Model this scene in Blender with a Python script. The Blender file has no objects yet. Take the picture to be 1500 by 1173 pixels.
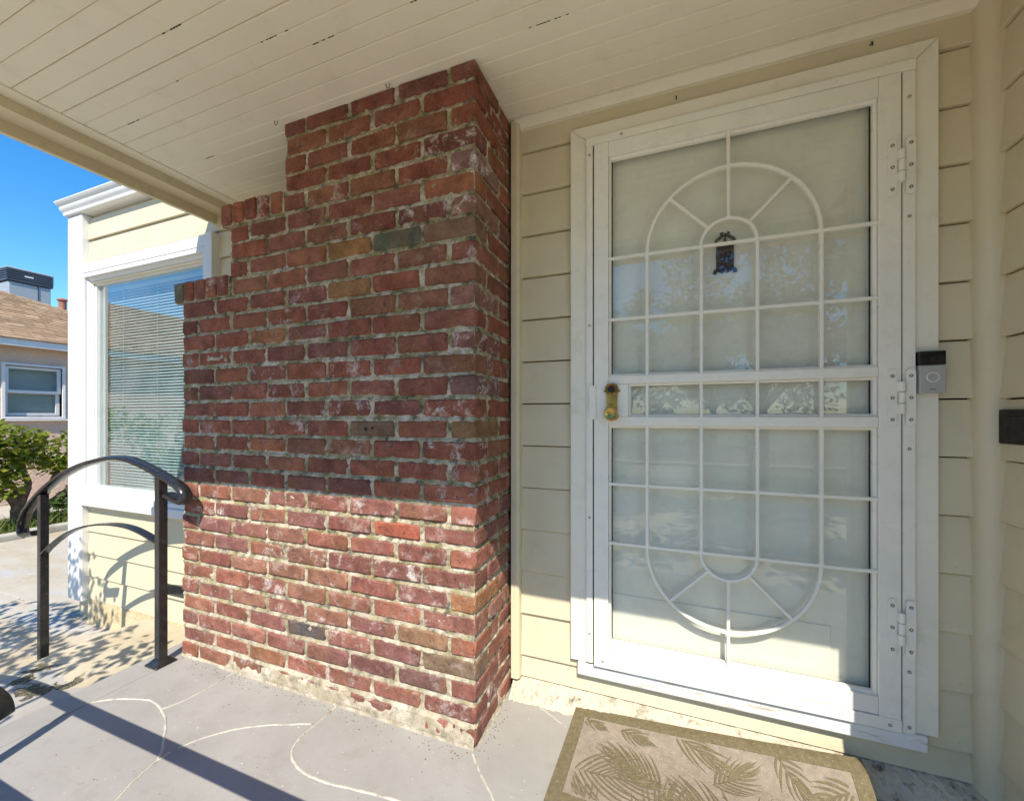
import bpy, bmesh, math, random
from mathutils import Vector, Matrix, noise
R = random.Random(7)
PI = math.pi
SC = bpy.context.scene
COL = SC.collection

# ------------------------------------------------------------------ camera, sky, sun, exposure
# world units are metres; the camera lens is the origin, Y runs into the door wall, X to the right
cam_d = bpy.data.cameras.new('camera')
cam = bpy.data.objects.new('camera', cam_d); COL.objects.link(cam)
cam.rotation_euler = (PI/2, 0, math.radians(20.83))
cam_d.sensor_width = 36; cam_d.sensor_fit = 'HORIZONTAL'
cam_d.lens = 591.5/1500*36
cam_d.shift_y = (610-586.5)/1500
cam_d.clip_start = 0.02; cam_d.clip_end = 2000
SC.camera = cam
SUN_TRAVEL = Vector((-0.35, 1.0, -1.24)).normalized()
world = bpy.data.worlds.new('World'); SC.world = world
world.use_nodes = True
wn = world.node_tree; wn.nodes.clear()
wo = wn.nodes.new('ShaderNodeOutputWorld'); wb = wn.nodes.new('ShaderNodeBackground')
sky = wn.nodes.new('ShaderNodeTexSky')
sky.sky_type = 'NISHITA'; sky.sun_disc = False
sky.sun_elevation = math.asin(-SUN_TRAVEL.z)
sky.sun_rotation = math.atan2(-SUN_TRAVEL.x, -SUN_TRAVEL.y)
sky.air_density = 1.0; sky.dust_density = 0.0; sky.ozone_density = 3.0
wb.inputs['Strength'].default_value = 0.105
hs = wn.nodes.new('ShaderNodeHueSaturation'); hs.inputs['Saturation'].default_value = 1.36
wn.links.new(sky.outputs[0], hs.inputs['Color']); wn.links.new(hs.outputs[0], wb.inputs[0]); wn.links.new(wb.outputs[0], wo.inputs[0])
sun_d = bpy.data.lights.new('sun', 'SUN'); sun_d.energy = 3.05; sun_d.angle = math.radians(0.28)
sun_d.color = (1.0, 0.92, 0.78)
sun = bpy.data.objects.new('sun', sun_d); COL.objects.link(sun)
sun.rotation_euler = SUN_TRAVEL.to_track_quat('-Z', 'Y').to_euler()
sun.location = (3, -8, 12)
SC.view_settings.view_transform = 'Standard'; SC.view_settings.look = 'None'
SC.view_settings.gamma = 1.0; SC.view_settings.use_curve_mapping = False
SC.view_settings.exposure = 1.27
SC.cycles.max_bounces = 10; SC.cycles.diffuse_bounces = 7; SC.cycles.glossy_bounces = 5
SC.cycles.transparent_max_bounces = 24

# key heights and planes
GZ = -1.48       # patio and ground
SZ = -1.325      # landing step
FZ = -1.172      # porch floor
CZ = 1.260       # porch ceiling
YW = 1.640       # face of the siding on the door wall
YB = 1.280       # front face of the brickwork
XB = -0.625      # right face of the brickwork
XR = 0.905       # right hand wall

# ------------------------------------------------------------------ node helpers
def new_mat(name):
    m = bpy.data.materials.new(name); m.use_nodes = True
    nt = m.node_tree; nt.nodes.clear()
    out = nt.nodes.new('ShaderNodeOutputMaterial')
    return m, nt, out
def nd(nt, typ, ins=None, **kw):
    n = nt.nodes.new(typ)
    for k, v in kw.items(): setattr(n, k, v)
    for k, v in (ins or {}).items():
        if isinstance(v, bpy.types.NodeSocket): nt.links.new(v, n.inputs[k])
        else: n.inputs[k].default_value = v
    return n
def c4(c): return (c[0], c[1], c[2], 1.0)
def tex_coord(nt, kind='Object'):
    return nd(nt, 'ShaderNodeTexCoord').outputs[kind]
def noise_fac(nt, co, scale, detail=4, rough=0.55, lo=0.35, hi=0.65, dist=0.0):
    n = nd(nt, 'ShaderNodeTexNoise', {'Vector': co, 'Scale': scale, 'Detail': detail, 'Roughness': rough, 'Distortion': dist})
    return nd(nt, 'ShaderNodeMapRange', {'Value': n.outputs['Fac'], 'From Min': lo, 'From Max': hi}).outputs[0]
def mixc(nt, fac, a, b):
    n = nd(nt, 'ShaderNodeMix', data_type='RGBA')
    for idx, v in ((0, fac), (6, a), (7, b)):
        if isinstance(v, bpy.types.NodeSocket): nt.links.new(v, n.inputs[idx])
        else: n.inputs[idx].default_value = v if idx == 0 else c4(v)
    return n.outputs[2]
def mth(nt, op, a, b=0.0, clamp=False):
    n = nd(nt, 'ShaderNodeMath', {0: a, 1: b}, operation=op); n.use_clamp = clamp
    return n.outputs[0]
def principled(nt, out, color, rough=0.6, metal=0.0, spec=0.4, height=None, bump=0.3, dist=0.004):
    b = nd(nt, 'ShaderNodeBsdfPrincipled')
    for k, v in (('Base Color', color), ('Roughness', rough), ('Metallic', metal), ('Specular IOR Level', spec)):
        if isinstance(v, bpy.types.NodeSocket): nt.links.new(v, b.inputs[k])
        elif k == 'Base Color': b.inputs[k].default_value = c4(v)
        else: b.inputs[k].default_value = v
    if height is not None:
        bp = nd(nt, 'ShaderNodeBump', {'Strength': bump, 'Distance': dist, 'Height': height})
        nt.links.new(bp.outputs[0], b.inputs['Normal'])
    nt.links.new(b.outputs[0], out.inputs[0])
    return b
def plain(name, c1, c2=None, scale=6.0, rough=0.55, metal=0.0, spec=0.4, bump=0.15, bscale=60.0, dist=0.003, dirt=None, dirt_amt=0.5, dscale=9.0, stretch=None):
    """paint, metal, stone: two tones of noise, optional dirt patches, fine relief"""
    m, nt, out = new_mat(name)
    co = tex_coord(nt)
    if stretch: co = nd(nt, 'ShaderNodeMapping', {'Vector': co, 'Scale': stretch}).outputs[0]
    col = mixc(nt, noise_fac(nt, co, scale), c1, c2 or c1)
    if dirt:
        f = mth(nt, 'MULTIPLY', noise_fac(nt, co, dscale, 6, 0.7, 0.54, 0.70), dirt_amt)
        col = mixc(nt, f, col, dirt)
    h = nd(nt, 'ShaderNodeTexNoise', {'Vector': co, 'Scale': bscale, 'Detail': 4.0}).outputs['Fac']
    rg = nd(nt, 'ShaderNodeMapRange', {'Value': noise_fac(nt, co, scale*2.3), 'To Min': max(0.03, rough-0.08), 'To Max': rough+0.08}).outputs[0]
    principled(nt, out, col, rg, metal, spec, h, bump, dist)
    return m
def glass_mat(name, boost=1.0, tint=(1, 1, 1), rough=0.0):
    m, nt, out = new_mat(name)
    bf = nd(nt, 'ShaderNodeNewGeometry').outputs['Backfacing']      # a thin pane reflects alike from both sides
    ior = nd(nt, 'ShaderNodeMapRange', {'Value': bf, 'To Min': 1.5, 'To Max': 1/1.5}).outputs[0]
    fr = nd(nt, 'ShaderNodeFresnel', {'IOR': ior}).outputs[0]
    f = mth(nt, 'MULTIPLY', fr, boost, True)
    co = tex_coord(nt)
    wob = nd(nt, 'ShaderNodeTexNoise', {'Vector': co, 'Scale': 2.2, 'Detail': 1.0}).outputs['Fac']
    bp = nd(nt, 'ShaderNodeBump', {'Strength': 0.12, 'Distance': 0.004, 'Height': wob}).outputs[0]
    t = nd(nt, 'ShaderNodeBsdfTransparent', {'Color': c4(tint)})
    g = nd(nt, 'ShaderNodeBsdfGlossy', {'Roughness': rough, 'Normal': bp})
    mx = nd(nt, 'ShaderNodeMixShader', {0: f, 1: t.outputs[0], 2: g.outputs[0]})
    dust = mth(nt, 'MULTIPLY', noise_fac(nt, co, 5.0, 7, 0.65, 0.35, 0.75), 0.10)
    df = nd(nt, 'ShaderNodeBsdfDiffuse', {'Color': (0.62, 0.60, 0.54, 1)})
    m2 = nd(nt, 'ShaderNodeMixShader', {0: dust, 1: mx.outputs[0], 2: df.outputs[0]})
    nt.links.new(m2.outputs[0], out.inputs[0])
    return m

def island_mat(name, cols, rough=0.85, trans=0.0, bump=0.0):
    """each loose piece (leaf, shingle) takes its own tone"""
    m, nt, out = new_mat(name)
    g = nd(nt, 'ShaderNodeNewGeometry')
    r = nd(nt, 'ShaderNodeValToRGB', {0: g.outputs['Random Per Island']})
    e = r.color_ramp.elements
    while len(e) < len(cols): e.new(0.5)
    for i, c in enumerate(cols):
        e[i].position = i/(len(cols)-1); e[i].color = c4(c)
    co = tex_coord(nt)
    h = nd(nt, 'ShaderNodeTexNoise', {'Vector': co, 'Scale': 90.0, 'Detail': 4.0}).outputs['Fac']
    b = principled(nt, out, r.outputs[0], rough, 0, 0.3, h, bump)
    if trans:
        t = nd(nt, 'ShaderNodeBsdfTranslucent', {'Color': r.outputs[0]})
        mx = nd(nt, 'ShaderNodeMixShader', {0: trans, 1: b.outputs[0], 2: t.outputs[0]})
        nt.links.new(mx.outputs[0], out.inputs[0])
    return m

# ------------------------------------------------------------------ materials
M = {}
def brick_material():
    m, nt, out = new_mat('old_brick')
    oi = nd(nt, 'ShaderNodeObjectInfo')
    off = nd(nt, 'ShaderNodeVectorMath', {0: tex_coord(nt), 1: nd(nt, 'ShaderNodeVectorMath', {0: nd(nt, 'ShaderNodeCombineXYZ', {0: oi.outputs['Random'], 1: oi.outputs['Random'], 2: oi.outputs['Random']}).outputs[0], 1: (41, 67, 83)}, operation='MULTIPLY').outputs[0]}, operation='ADD').outputs[0]
    base = oi.outputs['Color']
    dark = nd(nt, 'ShaderNodeMix', {0: 1.0}, data_type='RGBA', blend_type='MULTIPLY')
    nt.links.new(base, dark.inputs[6]); dark.inputs[7].default_value = (0.62, 0.60, 0.58, 1)
    lite = nd(nt, 'ShaderNodeMix', {0: 1.0}, data_type='RGBA', blend_type='MULTIPLY')
    nt.links.new(base, lite.inputs[6]); lite.inputs[7].default_value = (1.22, 1.28, 1.25, 1)
    f1 = noise_fac(nt, off, 14, 5, 0.62, 0.33, 0.67)
    col = mixc(nt, f1, dark.outputs[2], lite.outputs[2])
    band = nd(nt, 'ShaderNodeMapping', {'Vector': off, 'Scale': (1.0, 1.0, 0.25)}).outputs[0]
    col = mixc(nt, mth(nt, 'MULTIPLY', noise_fac(nt, band, 11, 3, 0.5, 0.54, 0.66), 0.45), col, (0.20, 0.095, 0.042))
    drag = nd(nt, 'ShaderNodeMapping', {'Vector': off, 'Scale': (0.16, 1.0, 1.0)}).outputs[0]
    col = mixc(nt, mth(nt, 'MULTIPLY', noise_fac(nt, drag, 130, 4, 0.6, 0.55, 0.7), 0.30), col, (0.09, 0.04, 0.03))
    pit = nd(nt, 'ShaderNodeMapRange', {'Value': nd(nt, 'ShaderNodeTexNoise', {'Vector': off, 'Scale': 105.0, 'Detail': 2.0}).outputs['Fac'], 'From Min': 0.66, 'From Max': 0.71}).outputs[0]
    # sooty veins, tan clay flecks and chalky bloom with ragged edges
    f2 = mth(nt, 'MULTIPLY', noise_fac(nt, off, 24, 8, 0.7, 0.57, 0.66, 0.6), 0.55)
    col = mixc(nt, f2, col, (0.055, 0.035, 0.032))
    f4 = mth(nt, 'MULTIPLY', noise_fac(nt, off, 120, 3, 0.5, 0.62, 0.70), 0.5)
    col = mixc(nt, f4, col, (0.33, 0.20, 0.14))
    fe = noise_fac(nt, off, 15, 9, 0.68, 0.53, 0.63, 0.35)
    thin = noise_fac(nt, off, 75, 6, 0.7, 0.35, 0.6)
    amt = mth(nt, 'MULTIPLY', mth(nt, 'MULTIPLY', fe, thin), oi.outputs['Alpha'], True)
    col = mixc(nt, amt, col, (0.60, 0.54, 0.50))
    # mortar smears picked out along scattered specks
    f5 = noise_fac(nt, off, 55, 8, 0.75, 0.64, 0.70, 0.3)
    col = mixc(nt, mth(nt, 'MULTIPLY', f5, 0.25), col, (0.46, 0.40, 0.30))
    h1 = nd(nt, 'ShaderNodeTexNoise', {'Vector': off, 'Scale': 38.0, 'Detail': 9.0, 'Roughness': 0.68}).outputs['Fac']
    h2 = nd(nt, 'ShaderNodeTexVoronoi', {'Vector': off, 'Scale': 70.0}).outputs['Distance']
    h = mth(nt, 'SUBTRACT', mth(nt, 'ADD', h1, mth(nt, 'MULTIPLY', h2, 0.25)), mth(nt, 'MULTIPLY', pit, 0.5))
    col = mixc(nt, mth(nt, 'MULTIPLY', pit, 0.6), col, (0.06, 0.03, 0.025))
    principled(nt, out, col, 0.85, 0, 0.25, h, 0.75, 0.006)
    return m
M['brick'] = brick_material()
def mortar_material():
    m, nt, out = new_mat('lime_mortar')
    co = tex_coord(nt)
    col = mixc(nt, noise_fac(nt, co, 9, 6, 0.6), (0.43, 0.365, 0.275), (0.62, 0.55, 0.455))
    col = mixc(nt, mth(nt, 'MULTIPLY', noise_fac(nt, co, 120, 3, 0.6, 0.5, 0.75), 0.5), col, (0.22, 0.17, 0.11))
    # lichen and grime in the upper joints, deepened to paint in the roof's shade
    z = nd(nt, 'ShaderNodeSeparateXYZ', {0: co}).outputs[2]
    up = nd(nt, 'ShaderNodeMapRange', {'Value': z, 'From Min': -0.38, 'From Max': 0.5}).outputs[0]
    moss_shade = mth(nt, 'MULTIPLY', mth(nt, 'MULTIPLY', noise_fac(nt, co, 14, 7, 0.7, 0.40, 0.58), up), 0.85)
    col = mixc(nt, moss_shade, col, (0.22, 0.185, 0.075))
    grime_shade = mth(nt, 'MULTIPLY', mth(nt, 'MULTIPLY', noise_fac(nt, co, 22, 7, 0.7, 0.50, 0.62), up), 0.75)
    col = mixc(nt, grime_shade, col, (0.035, 0.035, 0.025))
    # red brick dust rubbed onto the smeared bottom course
    low = nd(nt, 'ShaderNodeMapRange', {'Value': z, 'From Min': -0.97, 'From Max': -1.10}).outputs[0]
    col = mixc(nt, mth(nt, 'MULTIPLY', mth(nt, 'MULTIPLY', noise_fac(nt, co, 16, 7, 0.7, 0.55, 0.62), low), 0.8), col, (0.26, 0.10, 0.075))
    col = mixc(nt, mth(nt, 'MULTIPLY', mth(nt, 'MULTIPLY', noise_fac(nt, co, 11, 6, 0.65, 0.45, 0.6), low), 0.5), col, (0.42, 0.33, 0.255))
    h = nd(nt, 'ShaderNodeTexNoise', {'Vector': co, 'Scale': 160.0, 'Detail': 5.0}).outputs['Fac']
    principled(nt, out, col, 0.95, 0, 0.15, h, 0.9, 0.003)
    return m
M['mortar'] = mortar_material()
M['cream'] = plain('cream_paint', (0.66, 0.585, 0.41), (0.625, 0.55, 0.38), 3.0, 0.5, bump=0.10, bscale=70, dirt=(0.42, 0.36, 0.20), dirt_amt=0.22, dscale=5)
M['white'] = plain('white_gloss_paint', (0.73, 0.73, 0.72), (0.69, 0.69, 0.68), 4.0, 0.38, bump=0.08, bscale=60, dirt=(0.45, 0.42, 0.36), dirt_amt=0.20, dscale=7)
M['door_white'] = plain('white_enamel_on_steel', (0.84, 0.81, 0.72), (0.80, 0.77, 0.68), 5.0, 0.33, bump=0.05, bscale=80, dirt=(0.42, 0.40, 0.36), dirt_amt=0.15, dscale=12)
M['casing_white'] = plain('shade_tinted_casing_white', (0.82, 0.78, 0.66), (0.78, 0.74, 0.62), 4.0, 0.42, bump=0.12, bscale=50, dirt=(0.42, 0.37, 0.27), dirt_amt=0.25, dscale=7)  # warmer copy of the white trim paint, porch shade tint put into its colour
M['worn_white'] = plain('weathered_white_sill_paint', (0.80, 0.80, 0.78), (0.72, 0.72, 0.70), 5.0, 0.5, bump=0.25, bscale=50, dirt=(0.36, 0.24, 0.13), dirt_amt=0.8, dscale=22, stretch=(0.35, 1, 1.6))
M['ceiling'] = plain('ceiling_paint', (0.80, 0.75, 0.62), (0.77, 0.72, 0.59), 2.5, 0.5, bump=0.12, bscale=45, dirt=(0.45, 0.40, 0.30), dirt_amt=0.18, dscale=6)
M['beam'] = plain('beam_paint', (0.66, 0.58, 0.40), (0.62, 0.54, 0.36), 3, 0.5, bump=0.12, bscale=50, dirt=(0.3, 0.24, 0.14), dirt_amt=0.3)
M['dark'] = plain('dark_gap', (0.02, 0.018, 0.015), None, 5, 0.9)
M['ink'] = plain('black_rubber_and_gap_shade', (0.015, 0.015, 0.016), None, 5, 0.6)
M['screw'] = plain('zinc_screw_head', (0.30, 0.28, 0.25), (0.2, 0.18, 0.15), 90, 0.4, 0.8)
M['black_metal'] = plain('black_powder_coat', (0.012, 0.012, 0.014), (0.02, 0.02, 0.022), 12, 0.22, 0.0, 0.6, 0.06, 120, dirt=(0.10, 0.085, 0.07), dirt_amt=0.14, dscale=16)
M['brass'] = plain('tarnished_brass', (0.50, 0.35, 0.11), (0.30, 0.20, 0.06), 14, 0.27, 1.0, 0.5, 0.03, 60, dirt=(0.06, 0.045, 0.02), dirt_amt=0.5, dscale=18)
M['black_iron'] = plain('black_iron', (0.012, 0.010, 0.010), (0.03, 0.02, 0.02), 60, 0.55, 0.0)
M['bell_black'] = plain('black_gloss_plastic', (0.006, 0.006, 0.007), None, 5, 0.12, 0, 0.5, 0.0)
M['bell_grey'] = plain('satin_nickel_plastic', (0.46, 0.46, 0.45), None, 3, 0.36, 0.4, 0.5, 0.0)
M['glass'] = glass_mat('door_glass', 2.0, (0.93, 0.95, 0.92))
M['win_glass'] = glass_mat('window_glass', 3.6, (0.72, 0.88, 0.90))
M['blind'] = plain('blind_slat_vinyl', (0.58, 0.60, 0.59), (0.54, 0.56, 0.55), 4, 0.45, 0, 0.4, 0.02)
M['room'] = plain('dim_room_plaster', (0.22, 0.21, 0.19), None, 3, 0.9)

def floor_material():
    m, nt, out = new_mat('painted_porch_concrete')
    co = tex_coord(nt)
    col = mixc(nt, noise_fac(nt, co, 3.0, 6, 0.6), (0.288, 0.277, 0.262), (0.332, 0.321, 0.305))
    col = mixc(nt, mth(nt, 'MULTIPLY', noise_fac(nt, co, 11, 7, 0.7, 0.54, 0.75), 0.4), col, (0.22, 0.20, 0.165))
    col = mixc(nt, mth(nt, 'MULTIPLY', noise_fac(nt, co, 60, 5, 0.7, 0.66, 0.72), 0.55), col, (0.20, 0.17, 0.13))
    col = mixc(nt, mth(nt, 'MULTIPLY', noise_fac(nt, nd(nt, 'ShaderNodeMapping', {'Vector': co, 'Scale': (1, 3.5, 1), 'Rotation': (0, 0, 0.5)}).outputs[0], 7, 8, 0.7, 0.58, 0.70), 0.30), col, (0.22, 0.20, 0.172))
    col = mixc(nt, mth(nt, 'MULTIPLY', noise_fac(nt, co, 5, 9, 0.75, 0.66, 0.71, 1.2), 0.45), col, (0.30, 0.22, 0.16))
    col = mixc(nt, mth(nt, 'MULTIPLY', noise_fac(nt, co, 90, 2, 0.5, 0.73, 0.76), 0.8), col, (0.55, 0.53, 0.49))
    h = mth(nt, 'ADD', nd(nt, 'ShaderNodeTexNoise', {'Vector': co, 'Scale': 8.0, 'Detail': 8.0, 'Roughness': 0.65}).outputs['Fac'], mth(nt, 'MULTIPLY', nd(nt, 'ShaderNodeTexNoise', {'Vector': co, 'Scale': 180.0, 'Detail': 3.0}).outputs['Fac'], 0.15))
    principled(nt, out, col, 0.62, 0, 0.3, h, 0.35, 0.006)
    return m
M['porch'] = floor_material()
def step_material():
    m, nt, out = new_mat('worn_grey_step_paint')
    co = tex_coord(nt)
    sx = nd(nt, 'ShaderNodeSeparateXYZ', {0: co})
    bare = mixc(nt, noise_fac(nt, co, 4, 6, 0.6), (0.42, 0.36, 0.25), (0.49, 0.44, 0.34))
    paint = mixc(nt, noise_fac(nt, co, 5, 5, 0.6), (0.33, 0.315, 0.29), (0.38, 0.365, 0.34))
    agg = nd(nt, 'ShaderNodeTexVoronoi', {'Vector': co, 'Scale': 120.0})
    aggc = mixc(nt, nd(nt, 'ShaderNodeMapRange', {'Value': agg.outputs['Distance'], 'From Min': 0.2, 'From Max': 0.5}).outputs[0], (0.24, 0.21, 0.14), (0.07, 0.065, 0.045))
    grad = nd(nt, 'ShaderNodeMapRange', {'Value': sx.outputs[1], 'From Min': 0.95, 'From Max': 1.30}).outputs[0]
    edge = nd(nt, 'ShaderNodeTexNoise', {'Vector': co, 'Scale': 4.5, 'Detail': 6.0, 'Roughness': 0.6}).outputs['Fac']
    fp = nd(nt, 'ShaderNodeMapRange', {'Value': mth(nt, 'ADD', edge, mth(nt, 'MULTIPLY', grad, 0.5)), 'From Min': 0.70, 'From Max': 0.715}).outputs[0]
    col = mixc(nt, fp, paint, bare)
    e2 = nd(nt, 'ShaderNodeTexNoise', {'Vector': co, 'Scale': 5.5, 'Detail': 5.0, 'Roughness': 0.55}).outputs['Color']
    fa = nd(nt, 'ShaderNodeMapRange', {'Value': nd(nt, 'ShaderNodeSeparateXYZ', {0: e2}).outputs[0], 'From Min': 0.575, 'From Max': 0.585}).outputs[0]
    fa = mth(nt, 'MULTIPLY', fa, nd(nt, 'ShaderNodeMapRange', {'Value': sx.outputs[1], 'From Min': 1.22, 'From Max': 1.12}).outputs[0])
    col = mixc(nt, fa, col, aggc)
    h = nd(nt, 'ShaderNodeTexNoise', {'Vector': co, 'Scale': 60.0, 'Detail': 6.0}).outputs['Fac']
    principled(nt, out, col, 0.8, 0, 0.25, h, 0.4, 0.004)
    return m
M['step'] = step_material()
def patio_material():
    m, nt, out = new_mat('stained_patio_concrete')
    co = tex_coord(nt)
    st = nd(nt, 'ShaderNodeMapping', {'Vector': co, 'Scale': (0.35, 1.3, 1)}).outputs[0]
    col = mixc(nt, noise_fac(nt, st, 2.2, 7, 0.62, 0.38, 0.62), (0.40, 0.33, 0.225), (0.45, 0.415, 0.35))
    col = mixc(nt, mth(nt, 'MULTIPLY', noise_fac(nt, st, 3.1, 6, 0.6, 0.52, 0.66, 0.5), 0.7), col, (0.40, 0.42, 0.46))
    col = mixc(nt, mth(nt, 'MULTIPLY', noise_fac(nt, co, 9, 8, 0.72, 0.56, 0.68), 0.45), col, (0.30, 0.23, 0.14))
    col = mixc(nt, mth(nt, 'MULTIPLY', noise_fac(nt, co, 14, 8, 0.72, 0.6, 0.66), 0.35), col, (0.70, 0.68, 0.62))
    h = nd(nt, 'ShaderNodeTexNoise', {'Vector': co, 'Scale': 70.0, 'Detail': 6.0}).outputs['Fac']
    principled(nt, out, col, 0.85, 0, 0.2, h, 0.35, 0.004)
    return m
M['patio'] = patio_material()
M['soil'] = plain('dry_ground', (0.16, 0.13, 0.08), (0.10, 0.10, 0.045), 0.8, 0.95, bump=0.8, bscale=12, dist=0.03)
M['lawn'] = plain('mown_lawn', (0.10, 0.14, 0.035), (0.14, 0.17, 0.05), 2.0, 0.9, bump=0.9, bscale=60, dist=0.03)
M['asphalt'] = plain('asphalt', (0.05, 0.05, 0.05), (0.065, 0.062, 0.06), 3, 0.9, bump=0.5, bscale=120)
M['pale_concrete'] = plain('pale_concrete', (0.46, 0.43, 0.37), (0.38, 0.35, 0.29), 5, 0.9, bump=0.5, bscale=60, dirt=(0.2, 0.17, 0.11), dirt_amt=0.5)
M['bounce_terrace'] = plain('warm_bounce_concrete', (0.74, 0.62, 0.44), (0.70, 0.59, 0.41), 2, 0.9, bump=0.4, bscale=60)  # pale warm tint chosen to bounce sun into the shaded porch
M['grit'] = island_mat('mixed_grit', [(0.10, 0.07, 0.045), (0.20, 0.09, 0.06), (0.30, 0.26, 0.19), (0.06, 0.05, 0.035), (0.16, 0.12, 0.06)])
M['foundation'] = plain('ochre_painted_foundation', (0.62, 0.50, 0.32), (0.58, 0.46, 0.27), 6, 0.85, bump=0.8, bscale=28, dist=0.012, dirt=(0.16, 0.11, 0.05), dirt_amt=0.7, dscale=16)
M['ledge'] = plain('crumbling_ledge_plaster', (0.56, 0.51, 0.40), (0.48, 0.43, 0.34), 9, 0.9, bump=1.0, bscale=40, dist=0.012, dirt=(0.09, 0.07, 0.045), dirt_amt=0.95, dscale=19)
M['filler'] = plain('crack_filler', (0.52, 0.49, 0.43), (0.44, 0.41, 0.35), 30, 0.7, bump=0.6, bscale=90, dirt=(0.13, 0.09, 0.05), dirt_amt=1.0, dscale=9)
M['stucco'] = plain('pink_stucco', (0.66, 0.47, 0.36), (0.60, 0.43, 0.33), 1.5, 0.92, bump=0.8, bscale=22, dist=0.015, dirt=(0.36, 0.27, 0.22), dirt_amt=0.4, dscale=2)
M['shingle'] = island_mat('tan_asphalt_shingle', [(0.34, 0.22, 0.13), (0.24, 0.155, 0.09), (0.40, 0.27, 0.165), (0.29, 0.185, 0.11), (0.44, 0.31, 0.20)], 0.95, bump=0.6)
M['leaf_bush'] = island_mat('sunny_bush_leaf', [(0.19, 0.26, 0.03), (0.28, 0.33, 0.045), (0.12, 0.19, 0.025), (0.36, 0.34, 0.05), (0.22, 0.29, 0.035)], 0.45, 0.5)
M['leaf_green'] = island_mat('green_leaf', [(0.05, 0.10, 0.02), (0.09, 0.15, 0.03), (0.035, 0.07, 0.015), (0.07, 0.13, 0.02)], 0.5, 0.3)
M['leaf_pink'] = island_mat('pink_blossom', [(0.45, 0.10, 0.16), (0.55, 0.18, 0.25), (0.06, 0.11, 0.02), (0.05, 0.09, 0.02), (0.40, 0.07, 0.13)], 0.6, 0.3)
M['bark'] = plain('grey_brown_bark', (0.19, 0.14, 0.10), (0.11, 0.08, 0.055), 18, 0.9, bump=1.0, bscale=30, dist=0.02)
M['grass'] = island_mat('grass_blade', [(0.08, 0.14, 0.02), (0.13, 0.19, 0.03), (0.20, 0.19, 0.06)], 0.6, 0.3)
M['mat_pile'] = plain('beige_rug_pile', (0.305, 0.255, 0.205), (0.245, 0.205, 0.165), 40, 0.95, bump=1.0, bscale=420, dist=0.003, dirt=(0.40, 0.345, 0.28), dirt_amt=0.5, dscale=60, spec=0.1)
M['mat_olive'] = plain('olive_rug_pile', (0.18, 0.150, 0.090), (0.14, 0.117, 0.068), 60, 0.95, bump=1.0, bscale=420, dist=0.003, dirt=(0.34, 0.30, 0.18), dirt_amt=0.5, dscale=90, spec=0.1)
M['cooler'] = plain('cooler_enamel', (0.33, 0.37, 0.40), (0.30, 0.34, 0.37), 3, 0.4)
M['cooler_dark'] = plain('cooler_louvre', (0.035, 0.05, 0.075), (0.05, 0.065, 0.09), 3, 0.45)
M['terracotta'] = plain('rusty_flue', (0.40, 0.16, 0.10), (0.30, 0.12, 0.08), 8, 0.7)
M['grille'] = plain('grey_vent_mesh', (0.25, 0.25, 0.24), (0.18, 0.18, 0.17), 20, 0.5, 0.5)

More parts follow.
